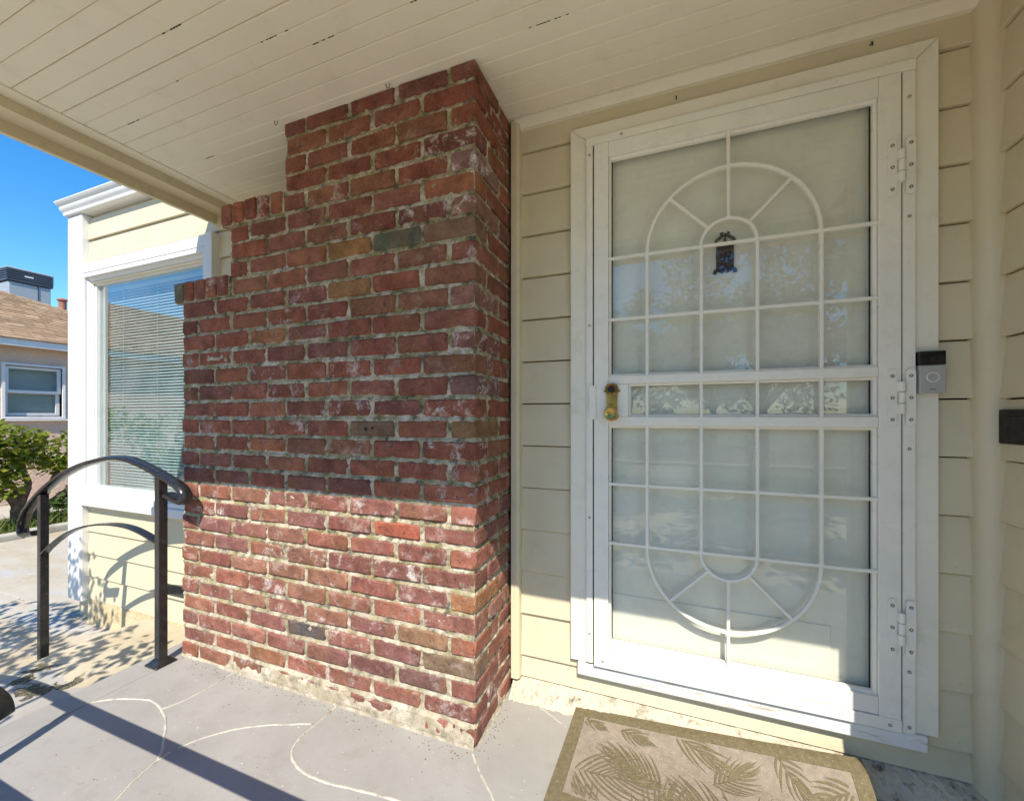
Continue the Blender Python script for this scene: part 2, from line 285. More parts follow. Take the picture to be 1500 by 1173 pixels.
# ------------------------------------------------------------------ mesh helpers
def children_base(parent):
    o = Vector((0, 0, 0))
    while parent is not None:
        o = o + parent.location; parent = parent.parent
    return o
class MB:
    """collects boxes, prisms, sweeps (world coordinates) and links them as ONE mesh object"""
    def __init__(s): s.v = []; s.f = []
    def add(s, vs, fs):
        k = len(s.v); s.v += [tuple(p) for p in vs]; s.f += [tuple(i+k for i in f) for f in fs]; return s
    def box(s, x0, x1, y0, y1, z0, z1):
        return s.add([(x, y, z) for x in (x0, x1) for y in (y0, y1) for z in (z0, z1)],
                     [(0, 1, 3, 2), (4, 6, 7, 5), (0, 4, 5, 1), (2, 3, 7, 6), (0, 2, 6, 4), (1, 5, 7, 3)])
    def prism(s, prof, axis, a0, a1):
        n = len(prof)
        def P(p, a): return {'X': (a, p[0], p[1]), 'Y': (p[0], a, p[1]), 'Z': (p[0], p[1], a)}[axis]
        vs = [P(p, a0) for p in prof] + [P(p, a1) for p in prof]
        return s.add(vs, [tuple(range(n))[::-1], tuple(range(n, 2*n))] + [(i, (i+1) % n, n+(i+1) % n, n+i) for i in range(n)])
    def sweep(s, path, prof, side, closed=False):
        """profile (a, b): a along the fixed side vector, b along side x tangent"""
        side = Vector(side).normalized(); P = [Vector(p) for p in path]; n = len(P); m = len(prof); vs = []
        for i, p in enumerate(P):
            if closed: t = P[(i+1) % n] - P[i-1]
            else: t = P[min(i+1, n-1)] - P[max(i-1, 0)]
            t.normalize(); nb = side.cross(t).normalized()
            vs += [p + side*a + nb*b for a, b in prof]
        fs = []
        for i in range(n if closed else n-1):
            for j in range(m):
                fs.append((i*m+j, i*m+(j+1) % m, ((i+1) % n)*m+(j+1) % m, ((i+1) % n)*m+j))
        if not closed: fs += [tuple(range(m))[::-1], tuple(range((n-1)*m, n*m))]
        return s.add(vs, fs)
    def tube(s, path, rad, seg=8):
        P = [Vector(p) for p in path]; n = len(P); vs = []
        rs = rad if isinstance(rad, (list, tuple)) else [rad]*n
        up = Vector((0.31, 0.17, 0.93)).normalized()
        for i, p in enumerate(P):
            t = (P[min(i+1, n-1)] - P[max(i-1, 0)]).normalized()
            a = t.cross(up)
            if a.length < 0.05: a = t.cross(Vector((1, 0, 0)))
            a.normalize(); b = t.cross(a)
            for k in range(seg):
                th = 2*PI*k/seg; vs.append(p + (a*math.cos(th)+b*math.sin(th))*rs[i])
        fs = [(i*seg+j, i*seg+(j+1) % seg, (i+1)*seg+(j+1) % seg, (i+1)*seg+j) for i in range(n-1) for j in range(seg)]
        fs += [tuple(range(seg))[::-1], tuple(range((n-1)*seg, n*seg))]
        return s.add(vs, fs)
    def lathe(s, prof, c, axis='Y', seg=24):
        """profile (r, a): radius and position along the axis, from centre c"""
        vs = []; m = len(prof)
        for k in range(seg):
            th = 2*PI*k/seg; co, si = math.cos(th), math.sin(th)
            for r, a in prof:
                d = {'Y': (r*co, a, r*si), 'Z': (r*co, r*si, a), 'X': (a, r*co, r*si)}[axis]
                vs.append((c[0]+d[0], c[1]+d[1], c[2]+d[2]))
        fs = [(k*m+j, ((k+1) % seg)*m+j, ((k+1) % seg)*m+j+1, k*m+j+1) for k in range(seg) for j in range(m-1)]
        fs += [tuple(k*m for k in range(seg)), tuple(k*m+m-1 for k in range(seg))[::-1]]
        return s.add(vs, fs)
    def build(s, name, mat, parent=None, bevel=0.0, seg=1, smooth=False, kind=None, fix=True):
        me = bpy.data.meshes.new(name)
        b = children_base(parent)
        me.from_pydata([(p[0]-b.x, p[1]-b.y, p[2]-b.z) for p in s.v], [], s.f)
        if bevel or fix:
            bm = bmesh.new(); bm.from_mesh(me)
            if fix: bmesh.ops.recalc_face_normals(bm, faces=bm.faces)
            if bevel:
                es = [e for e in bm.edges if len(e.link_faces) == 2 and e.calc_face_angle(0) > 0.5]
                bmesh.ops.bevel(bm, geom=es, offset=bevel, segments=seg, profile=0.6, affect='EDGES', clamp_overlap=True)
            bm.to_mesh(me); bm.free()
        if smooth:
            me.polygons.foreach_set('use_smooth', [True]*len(me.polygons))
            me.set_sharp_from_angle(angle=math.radians(38))
        me.materials.append(M[mat])
        o = bpy.data.objects.new(name, me); COL.objects.link(o)
        if parent is not None: o.parent = parent
        if kind: o['kind'] = kind
        return o
def tag(o, label, cat, group=None):
    o['label'] = label; o['category'] = cat
    if group: o['group'] = group
    return o
def thing(name, label, cat, loc, group=None):
    o = bpy.data.objects.new(name, None); COL.objects.link(o)
    o.location = loc; o.empty_display_size = 0.05
    return tag(o, label, cat, group)
def box(name, mat, parent, x0, x1, y0, y1, z0, z1, bevel=0.003, **kw):
    return MB().box(x0, x1, y0, y1, z0, z1).build(name, mat, parent, bevel, **kw)
def share(src, name, parent, loc):
    """another object on the same mesh"""
    o = bpy.data.objects.new(name, src.data); COL.objects.link(o)
    o.parent = parent; o.location = loc
    return o
def arc(cx, cz, r, a0, a1, y, n=24):
    return [(cx+r*math.cos(math.radians(a0+(a1-a0)*i/n)), y, cz+r*math.sin(math.radians(a0+(a1-a0)*i/n))) for i in range(n+1)]
def smooth_path(pts, n=6):
    """Catmull-Rom through the points"""
    P = [Vector(p) for p in pts]; out = []
    for i in range(len(P)-1):
        p0, p1, p2, p3 = P[max(i-1, 0)], P[i], P[i+1], P[min(i+2, len(P)-1)]
        for k in range(n):
            t = k/n
            out.append(0.5*((2*p1)+(p2-p0)*t+(2*p0-5*p1+4*p2-p3)*t*t+(3*p1-p0-3*p2+p3)*t**3))
    return out + [P[-1]]

# ------------------------------------------------------------------ ground, patio, porch floor
MB().add([(-400, -400, GZ-0.012), (400, -400, GZ-0.012), (400, 400, GZ-0.012), (-400, 400, GZ-0.012)], [(0, 1, 2, 3)]).build('ground', 'soil', kind='structure')
g = MB()
for (x0, x1, y0, y1) in [(-7.30, -5.30, 1.652, 4.2), (-5.292, -3.2, 1.652, 4.2), (-7.30, -5.30, 4.208, 9), (-5.292, -3.2, 4.208, 9), (-7.30, -3.2, -1.2, 1.640), (-7.30, -3.2, -6.0, -1.208)]:
    g.box(x0, x1, y0, y1, GZ-0.1, GZ)
g.build('patio', 'patio', bevel=0.004, kind='structure')
MB().box(-5.9, -3.86, 1.6405, 1.6515, GZ-0.05, GZ+0.002).build('expansion_joint', 'filler', kind='structure')
MB().box(-3.205, -2.36, -1.2, 1.645, GZ-0.1, SZ).build('landing_step', 'step', bevel=0.012, seg=2, kind='structure')
fl = MB()
fl.box(-2.352, -2.207, 0.02, 1.66, GZ-0.1, FZ)
fl.box(-2.203, XR+0.3, 0.02, 1.70, GZ-0.1, FZ)
fl.box(-2.212, -2.198, 0.03, 1.66, GZ-0.1, FZ-0.006)
porch_floor = fl.build('porch_floor', 'porch', bevel=0.003, kind='structure')
cracks = {
 'a': ([(-2.205, 0.935), (-2.143, 0.976), (-2.042, 1.016), (-1.966, 1.027), (-1.869, 1.006), (-1.782, 0.97), (-1.713, 0.926), (-1.65, 0.886), (-1.611, 0.847)], 0.0055),
 'b': ([(-1.55, 0.66), (-1.57, 0.72), (-1.597, 0.779), (-1.618, 0.857), (-1.61, 0.917), (-1.573, 0.98), (-1.516, 1.039), (-1.439, 1.09), (-1.348, 1.132), (-1.259, 1.169)], 0.0035),
 'c': ([(-1.247, 1.272), (-1.246, 1.171), (-1.249, 1.12), (-1.239, 1.074), (-1.22, 1.043), (-1.182, 1.019), (-1.134, 1.003), (-1.066, 0.996), (-0.986, 1.001), (-0.913, 1.011), (-0.77, 1.027), (-0.6, 1.03)], 0.005),
 'd': ([(-1.848, 1.270), (-1.849, 1.151), (-1.861, 1.067), (-1.887, 1.012)], 0.003),
 'e': ([(-0.626, 1.262), (-0.563, 1.198), (-0.503, 1.145), (-0.45, 1.09)], 0.0045),
 'f': ([(-0.59, 1.63), (-0.477, 1.564), (-0.349, 1.497)], 0.0025)}
for key, (pts, w) in cracks.items():
    path = [(p.x+noise.noise(p*40)*0.002, p.y+noise.noise(p*40+Vector((9, 0, 0)))*0.002, FZ-0.001) for p in smooth_path([(x, y, 0) for x, y in pts], 10)]
    m_ = MB(); P = [Vector(p) for p in path]; n = len(P); vs = []
    for i, p in enumerate(P):
        t = (P[min(i+1, n-1)]-P[max(i-1, 0)]).normalized(); sd = Vector((t.y, -t.x, 0))
        ww = w*(0.75+0.5*abs(noise.noise(p*30))); hh = 0.0045*(0.6+0.8*abs(noise.noise(p*55)))
        vs += [p-sd*ww, p-sd*ww*0.5+Vector((0, 0, hh)), p+sd*ww*0.5+Vector((0, 0, hh)), p+sd*ww]
    m_.add(vs, [(i*4+j, i*4+j+1, (i+1)*4+j+1, (i+1)*4+j) for i in range(n-1) for j in range(3)])
    m_.build('crack_filler', 'filler', porch_floor)

# ------------------------------------------------------------------ brick chimney breast beside the door
chimney = thing('brick_chimney', 'stepped red brick chimney breast rising to the porch ceiling left of the door', 'brick wall', (XB, YB, FZ))
def row_z(i): return FZ + 0.0777*min(i, 15) + 0.0804*max(0, i-15)
PIT = 0.2287; JT = 0.013
def brick_mesh(lx, ly, lz, seed):
    rr = random.Random(seed)
    bm = bmesh.new(); bmesh.ops.create_cube(bm, size=1.0)
    for v in bm.verts:
        v.co = Vector((v.co.x*lx+rr.uniform(-.0025, .0025), v.co.y*ly+rr.uniform(-.0015, .0015), v.co.z*lz+rr.uniform(-.0025, .0025)))
    bmesh.ops.bevel(bm, geom=list(bm.edges), offset=rr.uniform(0.006, 0.010), segments=1, profile=0.5, affect='EDGES')
    for v in bm.verts:
        v.co += Vector((rr.uniform(-.0018, .0018), rr.uniform(-.0012, .0012), rr.uniform(-.0018, .0018)))
    big = [f for f in bm.faces if f.calc_area() > 0.0025]
    me = bpy.data.meshes.new('brick')
    for f in bm.faces: f.smooth = f not in big
    bm.to_mesh(me); bm.free(); me.materials.append(M['brick'])
    return me
MESH = {}
def brick_of(kind, dims):
    if kind not in MESH: MESH[kind] = [brick_mesh(*dims, seed=len(MESH)*50+k) for k in range(9)]
    return MESH[kind][R.randrange(9)]
BRICKS = []
REDS = [(0.272, 0.091, 0.057), (0.233, 0.081, 0.056), (0.292, 0.095, 0.056), (0.213, 0.076, 0.056), (0.257, 0.095, 0.065), (0.282, 0.104, 0.061), (0.222, 0.07, 0.047), (0.247, 0.102, 0.061), (0.203, 0.076, 0.06), (0.247, 0.078, 0.05)]
def put_brick(kind, dims, c, flip=True):
    o = bpy.data.objects.new('brick', brick_of(kind, dims)); COL.objects.link(o); o.parent = chimney
    o.location = Vector(c) - chimney.location + Vector((R.uniform(-.0015, .0015), R.uniform(-.0025, .002), R.uniform(-.0015, .0015)))
    o.rotation_euler = (R.uniform(-.006, .006), R.uniform(-.008, .008) + (PI if flip and R.random() < 0.5 else 0), R.uniform(-.008, .008))
    col = R.choice(REDS); k = R.uniform(0.85, 1.15)
    e = R.random(); low = c[2] < -0.3
    if low: col = (col[0]*0.99+0.012, col[1]*1.03+0.012, col[2]*1.05+0.017)       # weathered foot, paled further to paint in sunlight below the roof shadow
    o.color = (col[0]*k, col[1]*k, col[2]*k, (R.uniform(0.45, 0.95) if e < (0.40 if low else 0.16) else R.uniform(0.15, 0.40) if low else R.uniform(0, 0.20)))
    BRICKS.append((Vector(c), o))
HB = 0.0645
for i in range(31):
    z0, z1 = row_z(i), row_z(i+1)
    zc = (z0+z1)/2; hb = (z1-z0)-JT
    if i == 30: z1 = CZ+0.002; zc = (z0+JT/2+z1)/2; hb = z1-z0-JT/2
    xl = XB-7*PIT if i < 22 else (XB-5.5*PIT if i < 26 else XB-4*PIT)
    sfx = '_top' if i == 30 else ('_up' if i >= 15 else '')
    # right corner brick: a stretcher to the front on odd courses, an end on even ones
    if i % 2: cw, cd = PIT-JT, 0.105
    else: cw, cd = PIT/2-JT, PIT-JT
    put_brick('corner%d%s' % (i % 2, sfx), (cw, cd, hb), (XB-cw/2, YB+cd/2, zc))
    x = XB-cw-JT
    while x-xl > 0.05:
        w = min(PIT-JT, x-xl)
        full = w > 0.15
        if not full: w = x-xl
        put_brick(('str' if full else 'half')+sfx, (w, 0.10, hb), (x-w/2, YB+0.05, zc))
        x -= w+JT
    # return face towards the door
    y = YB+cd+JT; w = 1.634-y
    if i % 2:
        put_brick('side_s'+sfx, (0.10, 0.2157, hb), (XB-0.05, y+0.108, zc))
    else:
        put_brick('side_h'+sfx, (0.10, w, hb), (XB-0.05, y+w/2, zc))
    # left end face
    if i < 22:
        d = 0.2157
        put_brick('left_s'+sfx, (0.10, d, hb), (xl+0.05, YB+0.10+JT+d/2, zc))
# brick-on-edge caps of the two steps
for (x0, zb, zt) in ((XB-4*PIT-0.004, row_z(26), 0.978), (XB-5.5*PIT-0.004, row_z(22), 0.655)):
    for k in range(5):
        w = 0.0785; h = zt-zb-JT/2
        put_brick('rowlock', (w-0.012, 0.20, h), (x0-w*(k+0.5), YB+0.088, zb+JT/2+h/2), False)
        if k == 4 and zb < 0.7: BRICKS[-1][1].color = (0.16, 0.14, 0.11, 0.3)
def px(x, y):       # a spot of the front face as seen in the photograph, in metres
    f, s, c = 591.5, math.sin(math.radians(20.83)), math.cos(math.radians(20.83))
    d = x-750; yd = c*f+s*d
    return Vector(((-s*f+c*d)/yd*YB, YB, (610-y)/yd*YB))
for (x, y, c) in [(578, 353, (0.10, 0.115, 0.085, .1)), (383, 495, (0.36, 0.15, 0.075, .1)), (386, 653, (0.34, 0.12, 0.06, .15)), (505, 367, (0.30, 0.15, 0.06, 0)),
                  (600, 772, (0.36, 0.10, 0.065, .1)), (672, 893, (0.36, 0.16, 0.08, .35)), (442, 930, (0.085, 0.075, 0.08, .1)), (612, 942, (0.27, 0.15, 0.09, .15)),
                  (540, 630, (0.17, 0.10, 0.065, .0)), (497, 426, (0.26, 0.13, 0.06, 0)), (655, 330, (0.21, 0.12, 0.075, 0)), (655, 205, (0.17, 0.06, 0.05, 1.0)), (672, 235, (0.24, 0.13, 0.12, 1.0)),
                  (675, 298, (0.26, 0.13, 0.10, 1.0)), (612, 320, (0.17, 0.06, 0.05, .9)), (668, 433, (0.28, 0.13, 0.10, 1.0)), (668, 497, (0.22, 0.09, 0.07, 1.0)), (670, 560, (0.18, 0.09, 0.08, 1.0)),
                  (672, 628, (0.24, 0.13, 0.06, 0)), (335, 750, (0.20, 0.08, 0.07, 1.0)), (506, 828, (0.20, 0.08, 0.065, 1.0)), (575, 845, (0.20, 0.08, 0.07, 1.0)), (535, 345, (0.19, 0.06, 0.045, .2)),
                  (637, 1000, (0.19, 0.09, 0.075, .5)), (650, 985, (0.20, 0.13, 0.085, .3)), (608, 985, (0.16, 0.08, 0.07, .3)), (390, 965, (0.28, 0.12, 0.07, .2)), (680, 965, (0.30, 0.11, 0.07, .3))]:
    p = px(x, y); best = min(BRICKS, key=lambda b: (b[0].x-p.x)**2+4*(b[0].z-p.z)**2+(b[0].y-p.y)**2*0.05)
    best[1].color = c
# mortar: a rough sheet over a solid core, mostly recessed, here and there smeared over the brick edges
def mortar_depth(a, z):
    p = Vector((a*9, 3.3, z*9)); q = Vector((a*42, 7.1, z*42))
    d = 0.0060 - 0.0030*noise.noise(p) - 0.0050*noise.noise(q) - 0.0020*noise.noise(q*2.3)
    i_ = (z-FZ)/0.0777 if z < FZ+0.0777*15 else 15+(z-FZ-0.0777*15)/0.0804
    t_ = (i_-round(i_))*0.079/(JT*0.5)                     # -1 at the foot of the joint, +1 under the brick above
    d += 0.0032*max(-1.0, min(1.0, t_)) if abs(t_) < 1.6 else 0.0
    low = (z-FZ)
    if low < 0.16:                                   # daubed foot of the wall
        d -= 0.012*max(0.0, min(1.0, (0.030+0.05*max(0.0, min(1.0, (a+2.1)/0.6))+0.035*noise.noise(Vector((a*5, 0.2, 1.7)))+0.03*noise.noise(Vector((a*17, 4.2, z*17)))-low)/0.03))
    return max(d, -0.0055)
def mortar_top(x):
    if x > XB-4*PIT: return CZ+0.004
    if x > XB-5.5*PIT: return row_z(26)+0.006
    return row_z(22)+0.006
mm = MB(); st = 0.0068
nx = int((7*PIT-0.006)/st); nz = int((CZ-FZ)/st)
idx = {}
for i in range(nx+1):
    x = XB-0.004-i*st
    for j in range(nz+1):
        z = FZ-0.004+j*(CZ+0.008-FZ)/nz
        if z <= mortar_top(x)+st:
            idx[(i, j)] = len(mm.v); mm.v.append((x, YB+mortar_depth(x, z), z))
for (i, j), k in list(idx.items()):
    if (i+1, j) in idx and (i, j+1) in idx and (i+1, j+1) in idx:
        mm.f.append((k, idx[(i+1, j)], idx[(i+1, j+1)], idx[(i, j+1)]))
ns = int(0.352/st); base = len(mm.v)
for i in range(ns+1):
    y = YB+0.004+i*st
    for j in range(nz+1):
        z = FZ-0.004+j*(CZ+0.008-FZ)/nz
        mm.v.append((XB-mortar_depth(-y-3, z), y, z))
for i in range(ns):
    for j in range(nz):
        k = base+i*(nz+1)+j
        mm.f.append((k, k+1, k+nz+2, k+nz+1))
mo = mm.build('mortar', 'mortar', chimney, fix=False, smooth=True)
co_ = MB()
co_.box(XB-4*PIT+0.012, XB-0.012, YB+0.012, 1.66, FZ-0.02, CZ+0.004)
co_.box(XB-5.5*PIT+0.010, XB-4*PIT+0.011, YB+0.0125, 1.66, FZ-0.02, 0.978-0.014)
co_.box(XB-7*PIT+0.008, XB-5.5*PIT+0.009, YB+0.013, 1.66, GZ-0.02, 0.655-0.014)
co_.box(XB-5.5*PIT-0.048, XB-4*PIT, YB+0.0, 1.50, row_z(26)+0.002, 0.978-0.010)
co_.box(XB-7*PIT-0.048, XB-5.5*PIT, YB+0.0, 1.50, row_z(22)+0.002, 0.655-0.010)
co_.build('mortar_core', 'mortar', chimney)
# two small drill holes in one brick
h_ = MB()
for (x, y, r) in ((536, 628, 0.007), (546, 627, 0.005)):
    p = px(x, y); h_.lathe([(0.0005, -0.003), (r, -0.003), (r, 0.004)], (p.x, YB, p.z), 'Y', 10)
h_.build('drill_hole', 'dark', chimney)

# ------------------------------------------------------------------ walls with lapped siding boards
def siding_board(name, parent, x0, x1, yf, z0, z1, axis='X', mat='cream'):
    """one lapped board: leans out to a thick lower edge"""
    t = 0.014
    if axis == 'X':
        prof = [(yf, z0+0.0015), (yf+0.0015, z0), (yf+0.03, z0), (yf+0.03, z1), (yf+t, z1), (yf+t-0.001, z1-0.004)]
    else:
        prof = [(yf, z0+0.0015), (yf+0.0015, z0), (yf+0.03, z0), (yf+0.03, z1), (yf+t, z1), (yf+t-0.001, z1-0.004)]
    o = MB().prism(prof, axis, x0, x1).build('siding_board', mat, parent)
    return o
front = thing('front_wall', 'cream lapped siding wall around the white security door under the porch', 'wall', (0.2, YW, FZ))
lines = [1.1336-0.1795*k for k in range(13)]
edges = [1.30] + lines + [-1.110]
for k in range(len(edges)-1):
    z1, z0 = edges[k], edges[k+1]
    if z0 > 1.10: segs = [(-0.60, 0.89)]
    elif z1 < -1.0: segs = [(-0.60, 0.89)]
    else: segs = [(-0.60, -0.34), (0.76, 0.89)]
    for (a, b) in segs:
        siding_board('siding_board', front, a, b, YW-0.004+R.uniform(-.0006, .0006), z0, z1-0.0050)
# dark backing closes the wall; seen through the slits it paints lap shadows
bk = MB()
bk.box(-0.63, -0.30, YW+0.027, YW+0.14, FZ-0.1, 1.40); bk.box(0.73, XR+0.04, YW+0.027, YW+0.14, FZ-0.1, 1.40); bk.box(-0.299, 0.729, YW+0.0275, YW+0.14, 1.10, 1.40); bk.box(-0.299, 0.729, YW+0.0275, YW+0.14, FZ-0.1, -1.0)
bk.build('wall_core', 'dark', front)
MB().prism([(-0.616, 1.66), (-0.616, 1.604), (-0.590, 1.604), (-0.581, 1.610), (-0.579, 1.620), (-0.579, 1.66)], 'Z', -1.112, CZ-0.003).build('corner_strip', 'cream', front, 0.002)
qr = [(0.867, 1.66)]+[(0.905-0.037*math.cos(a)-0.0, 1.634-0.037*math.sin(a)) for a in [PI/2*k/8 for k in range(9)]]+[(0.93, 1.597), (0.93, 1.66)]
MB().prism(qr, 'Z', FZ+0.02, CZ-0.003).build('corner_bead', 'cream', front, smooth=True)
# crown moulding under the ceiling
MB().prism([(1.66, CZ-0.001), (1.598, CZ-0.001), (1.598, CZ-0.010), (1.606, CZ-0.016), (1.616, CZ-0.021), (1.622, CZ-0.029), (1.625, CZ-0.034), (1.66, CZ-0.034)], 'X', -0.598, 0.886).build('crown_moulding', 'ceiling', front, smooth=True)
# crumbling ledge along the foot of the wall
lg = MB(); nu, prof = 220, [(1.668, -1.110), (1.652, -1.113), (1.644, -1.120), (1.630, -1.128), (1.614, -1.142), (1.600, -1.157), (1.580, -1.170), (1.555, -1.180)]
for i in range(nu+1):
    x = -0.61+i*(XR+0.61)/nu
    bul = 0.012+0.030*max(0, (x-0.45)/0.45)
    for j, (y, z) in enumerate(prof):
        w = 0 if j == 0 else 1
        q = Vector((x*26, j*0.8, 2)); 
        lg.v.append((x, y-w*(bul*min(1, j/3)+0.008*noise.noise(q)+0.006*noise.noise(q*3.1)), z+w*(0.004*noise.noise(q*2.2+Vector((5, 0, 0))))))
m1 = len(prof)
for i in range(nu):
    for j in range(m1-1):
        k = i*m1+j; lg.f.append((k, k+1, k+m1+1, k+m1))
lg.build('ledge', 'ledge', front, smooth=False)
# door casing boards with mitred corners
cs = [(-0.361, -0.296), (0.723, 0.781)]
yc0, yc1 = 1.617, 1.662
def casing(prof_pts, name='door_casing'):
    MB().prism(prof_pts, 'Y', yc0, yc1).build(name, 'casing_white', front, 0.002)
casing([(-0.361, -0.982), (-0.296, -0.982), (-0.296, 1.1035), (-0.361, 1.1595)])
casing([(0.781, -0.982), (0.723, -0.982), (0.723, 1.1035), (0.781, 1.1595)])
casing([(-0.3602, 1.1603), (-0.2955, 1.1045), (0.7225, 1.1045), (0.7802, 1.1603)])
MB().prism([(1.66, -0.9835), (1.618, -0.985), (1.612, -0.989), (1.612, -1.034), (1.618, -1.037), (1.66, -1.037)], 'X', -0.332, 0.754).build('door_sill', 'worn_white', front, 0.003)

side = thing('side_wall', 'cream lapped siding wall at the right edge of the porch holding the mail slot', 'wall', (XR, 1.2, FZ))
rl = [1.123-0.1783*k for k in range(13)]
redges = [1.30]+rl+[-1.19]
for k in range(len(redges)-1):
    z1, z0 = redges[k]-0.0050, redges[k+1]
    t = 0.014; xf = XR
    prof = [(xf, z0+0.0015), (xf+0.0015, z0), (xf+0.03, z0), (xf+0.03, z1), (xf+t, z1), (xf+t-0.001, z1-0.004)]
    MB().prism(prof, 'Y', 0.69, 1.605).build('siding_board', 'cream', side)
MB().box(XR+0.03, XR+0.16, 0.70, 1.66, GZ-0.1, 1.40).build('wall_core', 'dark', side)  # dark core showing between the boards paints the lap shadows
MB().box(XR-0.006, XR+0.18, 0.635, 0.689, FZ, CZ).build('corner_board', 'cream', side, 0.003)

# ------------------------------------------------------------------ porch roof
roof = thing('porch_roof', 'porch roof with pale narrow ceiling boards and stepped edge beam', 'porch roof', (-0.8, 0.9, CZ))
XL, YF = -2.35, 0.288
y = YF; k = 0
while y < 1.66:
    w = 0.0685; g_ = R.uniform(0.0004, 0.0016)
    dz = R.uniform(-0.0006, 0.0006)
    z = CZ+dz
    y1 = min(y+w, 1.665)
    x0, x1 = XL, XR+0.02
    prof = [(y+g_, z+0.004), (y+0.0035, z), (y1-0.0035, z), (y1-g_, z+0.004), (y1-g_, z+0.014), (y+g_, z+0.014)]
    MB().prism(prof, 'X', x0, x1).build('ceiling_board', 'ceiling', roof)
    y += w
oj = MB()
for _ in range(20):
    kk = R.randrange(1, 21); yy = YF+kk*0.0685; xa = R.uniform(-2.2, 0.5); L = R.uniform(0.03, 0.16)
    n_ = max(3, int(L/0.012))
    for q in range(n_):
        if R.random() < 0.68:
            w_ = R.uniform(0.0004, 0.0010); x_ = xa+L*q/n_
            oj.box(x_, x_+L/n_*R.uniform(0.6, 1.0), yy-w_, yy+w_, CZ+0.0008, CZ+0.004)
oj.build('open_joint', 'dark', roof, kind='stuff')
def ring(prof, name, mat):
    """stepped edge trim: left side along Y and front along X, mitred"""
    MB().add(*edge_strip(prof)).build(name, mat, roof)
def edge_strip(prof):
    # prof: (outward offset from the ceiling edge, z)
    vs = []; n = len(prof)
    for (o, z) in prof: vs.append((XL-o, 1.66, z))
    for (o, z) in prof: vs.append((XL-o, YF-o, z))
    for (o, z) in prof: vs.append((XR+0.20, YF-o, z))
    fs = [(s*n+i, s*n+(i+1) % n, (s+1)*n+(i+1) % n, (s+1)*n+i) for s in (0, 1) for i in range(n)]
    return vs, fs+[tuple(range(n)), tuple(range(2*n, 3*n))]
ring([(0.0, CZ-0.006), (0.072, CZ-0.006), (0.072, CZ+0.03), (0.0, CZ+0.03)], 'ceiling_trim', 'ceiling')
ring([(0.0725, 1.210), (0.1745, 1.210), (0.1745, CZ+0.05), (0.0725, CZ+0.05)], 'edge_beam', 'beam')
ring([(0.175, 1.158), (0.198, 1.158), (0.198, 1.36), (0.175, 1.36)], 'fascia_board', 'beam')
MB().box(XL-0.19, XR+0.5, YF-0.19, 1.70, CZ+0.055, 1.42).build('roof_deck', 'shingle', roof)
MB().box(XL-0.01, XR+0.10, YF-0.01, 1.665, CZ+0.0145, CZ+0.054).build('ceiling_backing', 'dark', roof)

# ------------------------------------------------------------------ left wall with the window
left = thing('window_wall', 'sunlit cream siding wall with white corner board around the left window', 'wall', (-3.2, 1.65, GZ))
YL = 1.640
ll = [1.436-0.1615*k for k in range(18)]
ledges = ll[:18]
for k in range(len(ledges)-1):
    z1, z0 = ledges[k], ledges[k+1]
    if z0 > 1.08 or z1 < -0.63: segs = [(-3.905, -2.10)]
    elif z0 < -0.63 < z1 or z0 < 1.08 < z1: segs = [(-3.905, -2.10)]
    else: segs = [(-2.52, -2.10)]
    for a, b in segs: siding_board('siding_board', left, a, b, YL-0.004, z0, z1-0.0050)
wc = MB(); wc.box(-4.09, -3.87, YL+0.03, YL+0.16, GZ-0.1, 1.56); wc.box(-2.56, -0.64, YL+0.0305, YL+0.16, GZ-0.1, 1.56); wc.box(-3.869, -2.561, YL+0.0305, YL+0.16, 1.06, 1.56); wc.box(-3.869, -2.561, YL+0.0305, YL+0.16, GZ-0.1, -0.60)
wc.build('wall_core', 'cream', left)
MB().box(-4.09, -3.907, YL-0.034, YL+0.029, -1.325, 1.452).build('corner_board', 'white', left, 0.003)
MB().box(-4.095, -4.065, YL+0.0295, YL+0.20, -1.325, 1.452).build('corner_board', 'white', left, 0.003)
fo = MB(); n_ = 90
for i in range(n_+1):
    x = -3.90+i*1.72/n_
    for j, (yy, zz) in enumerate([(1.66, -1.305), (1.640, -1.309), (1.638, -1.36), (1.636, -1.42), (1.632, -1.465), (1.625, -1.49)]):
        fo.v.append((x, yy-(0 if j == 0 else 0.004*noise.noise(Vector((x*20, j, 5)))), zz))
for i in range(n_):
    for j in range(5):
        k = i*6+j; fo.f.append((k, k+1, k+7, k+6))
fo.add([(-3.90, 1.64, -1.49), (-3.90, 1.64, -1.305), (-3.90, 1.80, -1.305), (-3.90, 1.80, -1.49)], [(0, 1, 2, 3)])
fo.build('foundation', 'foundation', left, smooth=True)
cp = [(1.70, 1.455), (1.615, 1.455), (1.590, 1.460), (1.586, 1.480), (1.576, 1.496), (1.572, 1.506), (1.572, 1.522), (1.560, 1.534), (1.552, 1.548), (1.552, 1.556), (1.70, 1.562)]
cv = []; n = len(cp)
for (a, z) in cp: cv.append((-4.09-(YL-0.034-a)-0.0, 6.0, z))
for (a, z) in cp: cv.append((-4.09-(YL-0.034-a), a, z))
for (a, z) in cp: cv.append((-0.66, a, z))
MB().add(cv, [(s*n+i, s*n+(i+1) % n, (s+1)*n+(i+1) % n, (s+1)*n+i) for s in (0, 1) for i in range(n)]+[tuple(range(n)), tuple(range(2*n, 3*n))]).build('eave_gutter', 'white', left, 0.0015)
MB().add([(-4.16, 1.585, 1.565), (3.2, 1.585, 1.565), (3.2, 6, 3.4), (-2.0, 6, 3.4), (-4.16, 10, 1.565), (3.2, 10, 1.565)], [(0, 1, 2, 3), (0, 3, 4), (2, 5, 4, 3)]).build('house_roof', 'shingle', left)
